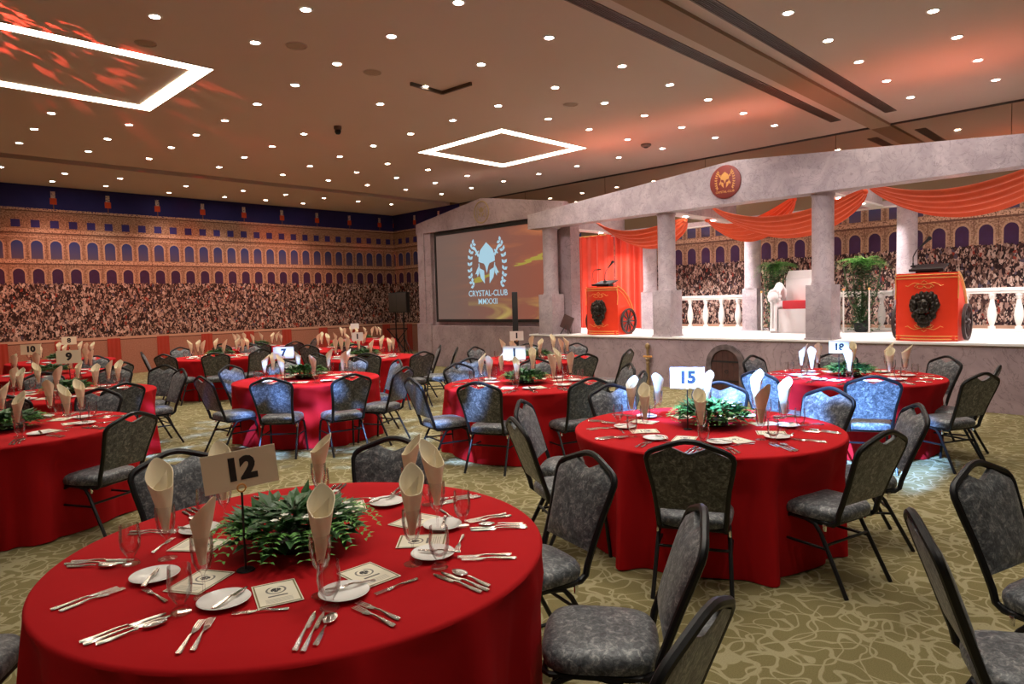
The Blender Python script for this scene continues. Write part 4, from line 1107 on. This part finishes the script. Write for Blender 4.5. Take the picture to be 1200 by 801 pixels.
# centrepieces
def centre(seed, flowers):
    rnd = random.Random(seed)
    t = empty('centrepiece', cat='centrepiece')
    b = MB()
    for k in range(520):
        a = rnd.uniform(0, 2*PI); r = .20*math.sqrt(rnd.random()); z = .02+.12*math.sqrt(max(0, 1-(r/.24)**2))*rnd.uniform(.4, 1)
        leaf(b, (r*math.cos(a), r*math.sin(a), z), (math.cos(a+rnd.uniform(-.9, .9)), math.sin(a+rnd.uniform(-.9, .9)), rnd.uniform(-.25, .75)), rnd.uniform(.05, .10), rnd.uniform(.014, .026))
    b.build('foliage', Mt['leaf'], t, smooth=False, fixn=False)
    b = MB()
    for k in range(22):
        a = 2*PI*k/22+rnd.uniform(-.1, .1); r0 = .12; L_ = rnd.uniform(.15, .20)
        for s_ in range(11):
            u = (s_+1)/11; r = r0+L_*u; z = .06+.07*math.sin(u*PI*.7)-.07*u*u
            for q in (1, -1): leaf(b, (r*math.cos(a), r*math.sin(a), max(z, .012)), (math.cos(a+q*.95), math.sin(a+q*.95), .08), .05*(1-.6*u)+.012, .006)
    b.build('fern_fronds', Mt['leaf2'], t, smooth=False, fixn=False)
    if flowers:
        b = MB()
        for k in range(16):
            a = rnd.uniform(-2.6, .6); r = rnd.uniform(.10, .2); c_ = Vector((r*math.cos(a), r*math.sin(a), .12+rnd.uniform(0, .03)))
            for q in range(5): leaf(b, c_, (math.cos(q*1.26), math.sin(q*1.26), .4), .018, .007)
        b.build('white_blossoms', Mt['petal'], t, smooth=False, fixn=False)
    MB().lathe([(.09, 0), (.10, .01), (.10, .04), (0, .04)], 16).build('tray', Mt['blackmatte'], t)
    kids(t); return t
cA, cB = centre(1, True), centre(2, False); used = {id(cA): 0, id(cB): 0}
for i, tk in enumerate(TD):
    src = cA if tk in ('12', '15', '7') else cB
    o = src if not used[id(src)] else dup(src); used[id(src)] = 1
    dx = {'12': (-.045, .01), '15': (.12, 0), '7': (0, .1)}.get(tk, (0, 0))
    o.location = (TC[tk][0]+dx[0], TC[tk][1]+dx[1], TH+.002); o.rotation_euler[2] = i*.9
    if tk == '12': o.scale = (1.05, 1.05, 1.15)
    tag(o, 'green fern and leaf centrepiece in the middle of the %s' % SHORT[tk], 'centrepiece', 'green table centrepieces')

# number signs on wire stands
def sign(tk, x, y, num, wd, hh_, zc, mat, lab, yaw=0, roll=0, ink=None):
    d = math.atan2(-y, -x)       # towards the camera
    t = empty('table_number_sign', (x, y, TH+.002), d+PI/2+yaw, lab, 'sign', 'table number signs')
    MB().lathe([(0, .004), (.03, .004), (.033, 0)], 20).build('base', Mt['black'], t)
    MB().tube([(0, 0, .003), (0, 0, .285)], .004, 8).build('rod', Mt['black'], t)
    MB().tube([(.014*math.cos(a), -.002, .30+.014*math.sin(a)) for a in [2*PI*k/14 for k in range(14)]], .0028, 6, True).build('ring_clip', Mt['gold'], t)
    m_ = T(0, .006, zc) @ RY(roll)
    c_ = MB().box(-wd/2, wd/2, 0, .003, -hh_/2, hh_/2, m_).build('card', mat, t, smooth=False)
    if num: text_mesh('number', num, hh_*.78, ink or Mt['ink'], c_, m_ @ T(0, -.0005, .0) @ RX(PI/2), .055)
Mt['inkblue'] = plain('dark_blue_ink', (.010, .016, .03), .7)
sign('12', .997, 2.368, '12', .25, .138, .365, Mt['card'], 'cream card reading 12 on a black wire stand', .10, -.08)
sign('15', 4.225, 2.457, '15', .235, .15, .365, Mt['cardw'], 'brightly lit white card reading 15 on a wire stand', 0, 0, Mt['inkblue'])
sign('18', 7.60, 2.59, '18', .19, .125, .35, Mt['cardw'], 'white card reading 18 on a stand near the stage')
sign('7', 4.06, 8.15, '7', .25, .15, .36, Mt['cardw'], 'small white card reading 7 on a wire stand', 0, 0, Mt['inkblue'])
sign('1', 5.38, 5.30, '1', .25, .155, .36, Mt['card'], 'cream card reading 1 on the central table stand')
sign('9', 1.98, 9.42, '9', .25, .155, .42, Mt['card'], 'cream card reading 9 on a wire stand at left')
sign('10', 2.15, 12.6, '10', .25, .155, .40, Mt['card'], 'cream card reading 10 behind the sign 9 table')
sign('8', 3.30, 15.6, '8', .25, .155, .40, Mt['card'], 'small pinkish card reading 8 on the farthest left table')
sign('J', 7.78, 7.60, '1', .22, .15, .38, Mt['cardw'], 'white card with a numeral before the black column speaker', 0, 0, Mt['inkblue'])
sign('N', 10.0, 15.9, '', .22, .15, .38, Mt['cardw'], 'blank pale card on the farthest corner table')
sign('K', 6.65, 10.5, '1', .20, .15, .38, Mt['cardw'], 'pale card with blue numeral behind the sign 7 table', 0, 0, Mt['inkblue'])

# ---------------------------------------------------------------- coloured show lights of the room
def spot(name, loc, tgt, e_, col, size, blend=.4, soft=.05, gobo=None):
    d = bpy.data.lights.new(name, 'SPOT'); d.energy = e_; d.color = col; d.spot_size = math.radians(size); d.spot_blend = blend; d.shadow_soft_size = soft
    o = bpy.data.objects.new(name, d); C.objects.link(o); o.location = loc
    o.rotation_euler = (Vector(tgt)-Vector(loc)).to_track_quat('-Z', 'Y').to_euler()
    if gobo:
        d.use_nodes = True; nt = d.node_tree; em_ = nt.nodes['Emission']
        g = nt.nodes.new('ShaderNodeNewGeometry'); tc = nt.nodes.new('ShaderNodeTexCoord')
        mp = nt.nodes.new('ShaderNodeMapping'); mp.inputs['Scale'].default_value = gobo[0]; mp.inputs['Rotation'].default_value = (0, 0, gobo[3])
        nt.links.new(tc.outputs['Normal'], mp.inputs[0])
        nz = nt.nodes.new('ShaderNodeTexNoise'); nz.inputs['Scale'].default_value = 1; nz.inputs['Detail'].default_value = 1.5; nt.links.new(mp.outputs[0], nz.inputs['Vector'])
        mr = nt.nodes.new('ShaderNodeMapRange'); mr.inputs[1].default_value = gobo[1]; mr.inputs[2].default_value = gobo[2]; nt.links.new(nz.outputs[0], mr.inputs[0])
        nt.links.new(mr.outputs[0], em_.inputs['Strength'])
    return o
spot('blue_show_light', (1.5, 1.9, 4.6), (5.75, 2.75, .9), 22000, (.20, .42, 1), 25, .25, gobo=((11, 11, 11), .40, .60, .3))
spot('blue_show_light', (1.2, 3.5, 4.5), (3.3, 7.5, .8), 9000, (.22, .42, 1), 22, .15, gobo=((16, 60, 16), .56, .62, .6))
spot('blue_show_light', (1.5, 2.5, 4.5), (5.0, 6.6, .5), 7000, (.30, .50, 1), 26, .15, gobo=((16, 60, 16), .56, .61, .9))
for y, x in ((8.6, 12.4), (5.5, 12.4), (2.4, 12.4)):
    spot('red_roof_uplight', (x-.6, y, 3.45), (x-1.5, y, 4.95), 46, (1, .24, .14), 150, 1, .3)
for x in (1, 4, 7, 10):
    spot('red_wall_wash', (x, 18.2, 4.8), (x+.3, 20.6, 1.4), 130, (1, .22, .10), 95, .8, .1)
spot('red_gobo_light', (.1, 7.9, 4.0), (2.7, 10.6, 4.95), 1500, (1, .08, .05), 44, .5, .01, gobo=((22, 22, 22), .55, .66, .2))
for y0, y1 in ((8.6, 8.2), (1.4, 2.6), (5.2, 5.4)):
    spot('stage_wash_light', (6.9, y0, 4.85), (11.3, y1, 2.0), 240, (1, .87, .88), 62, .8, .1)
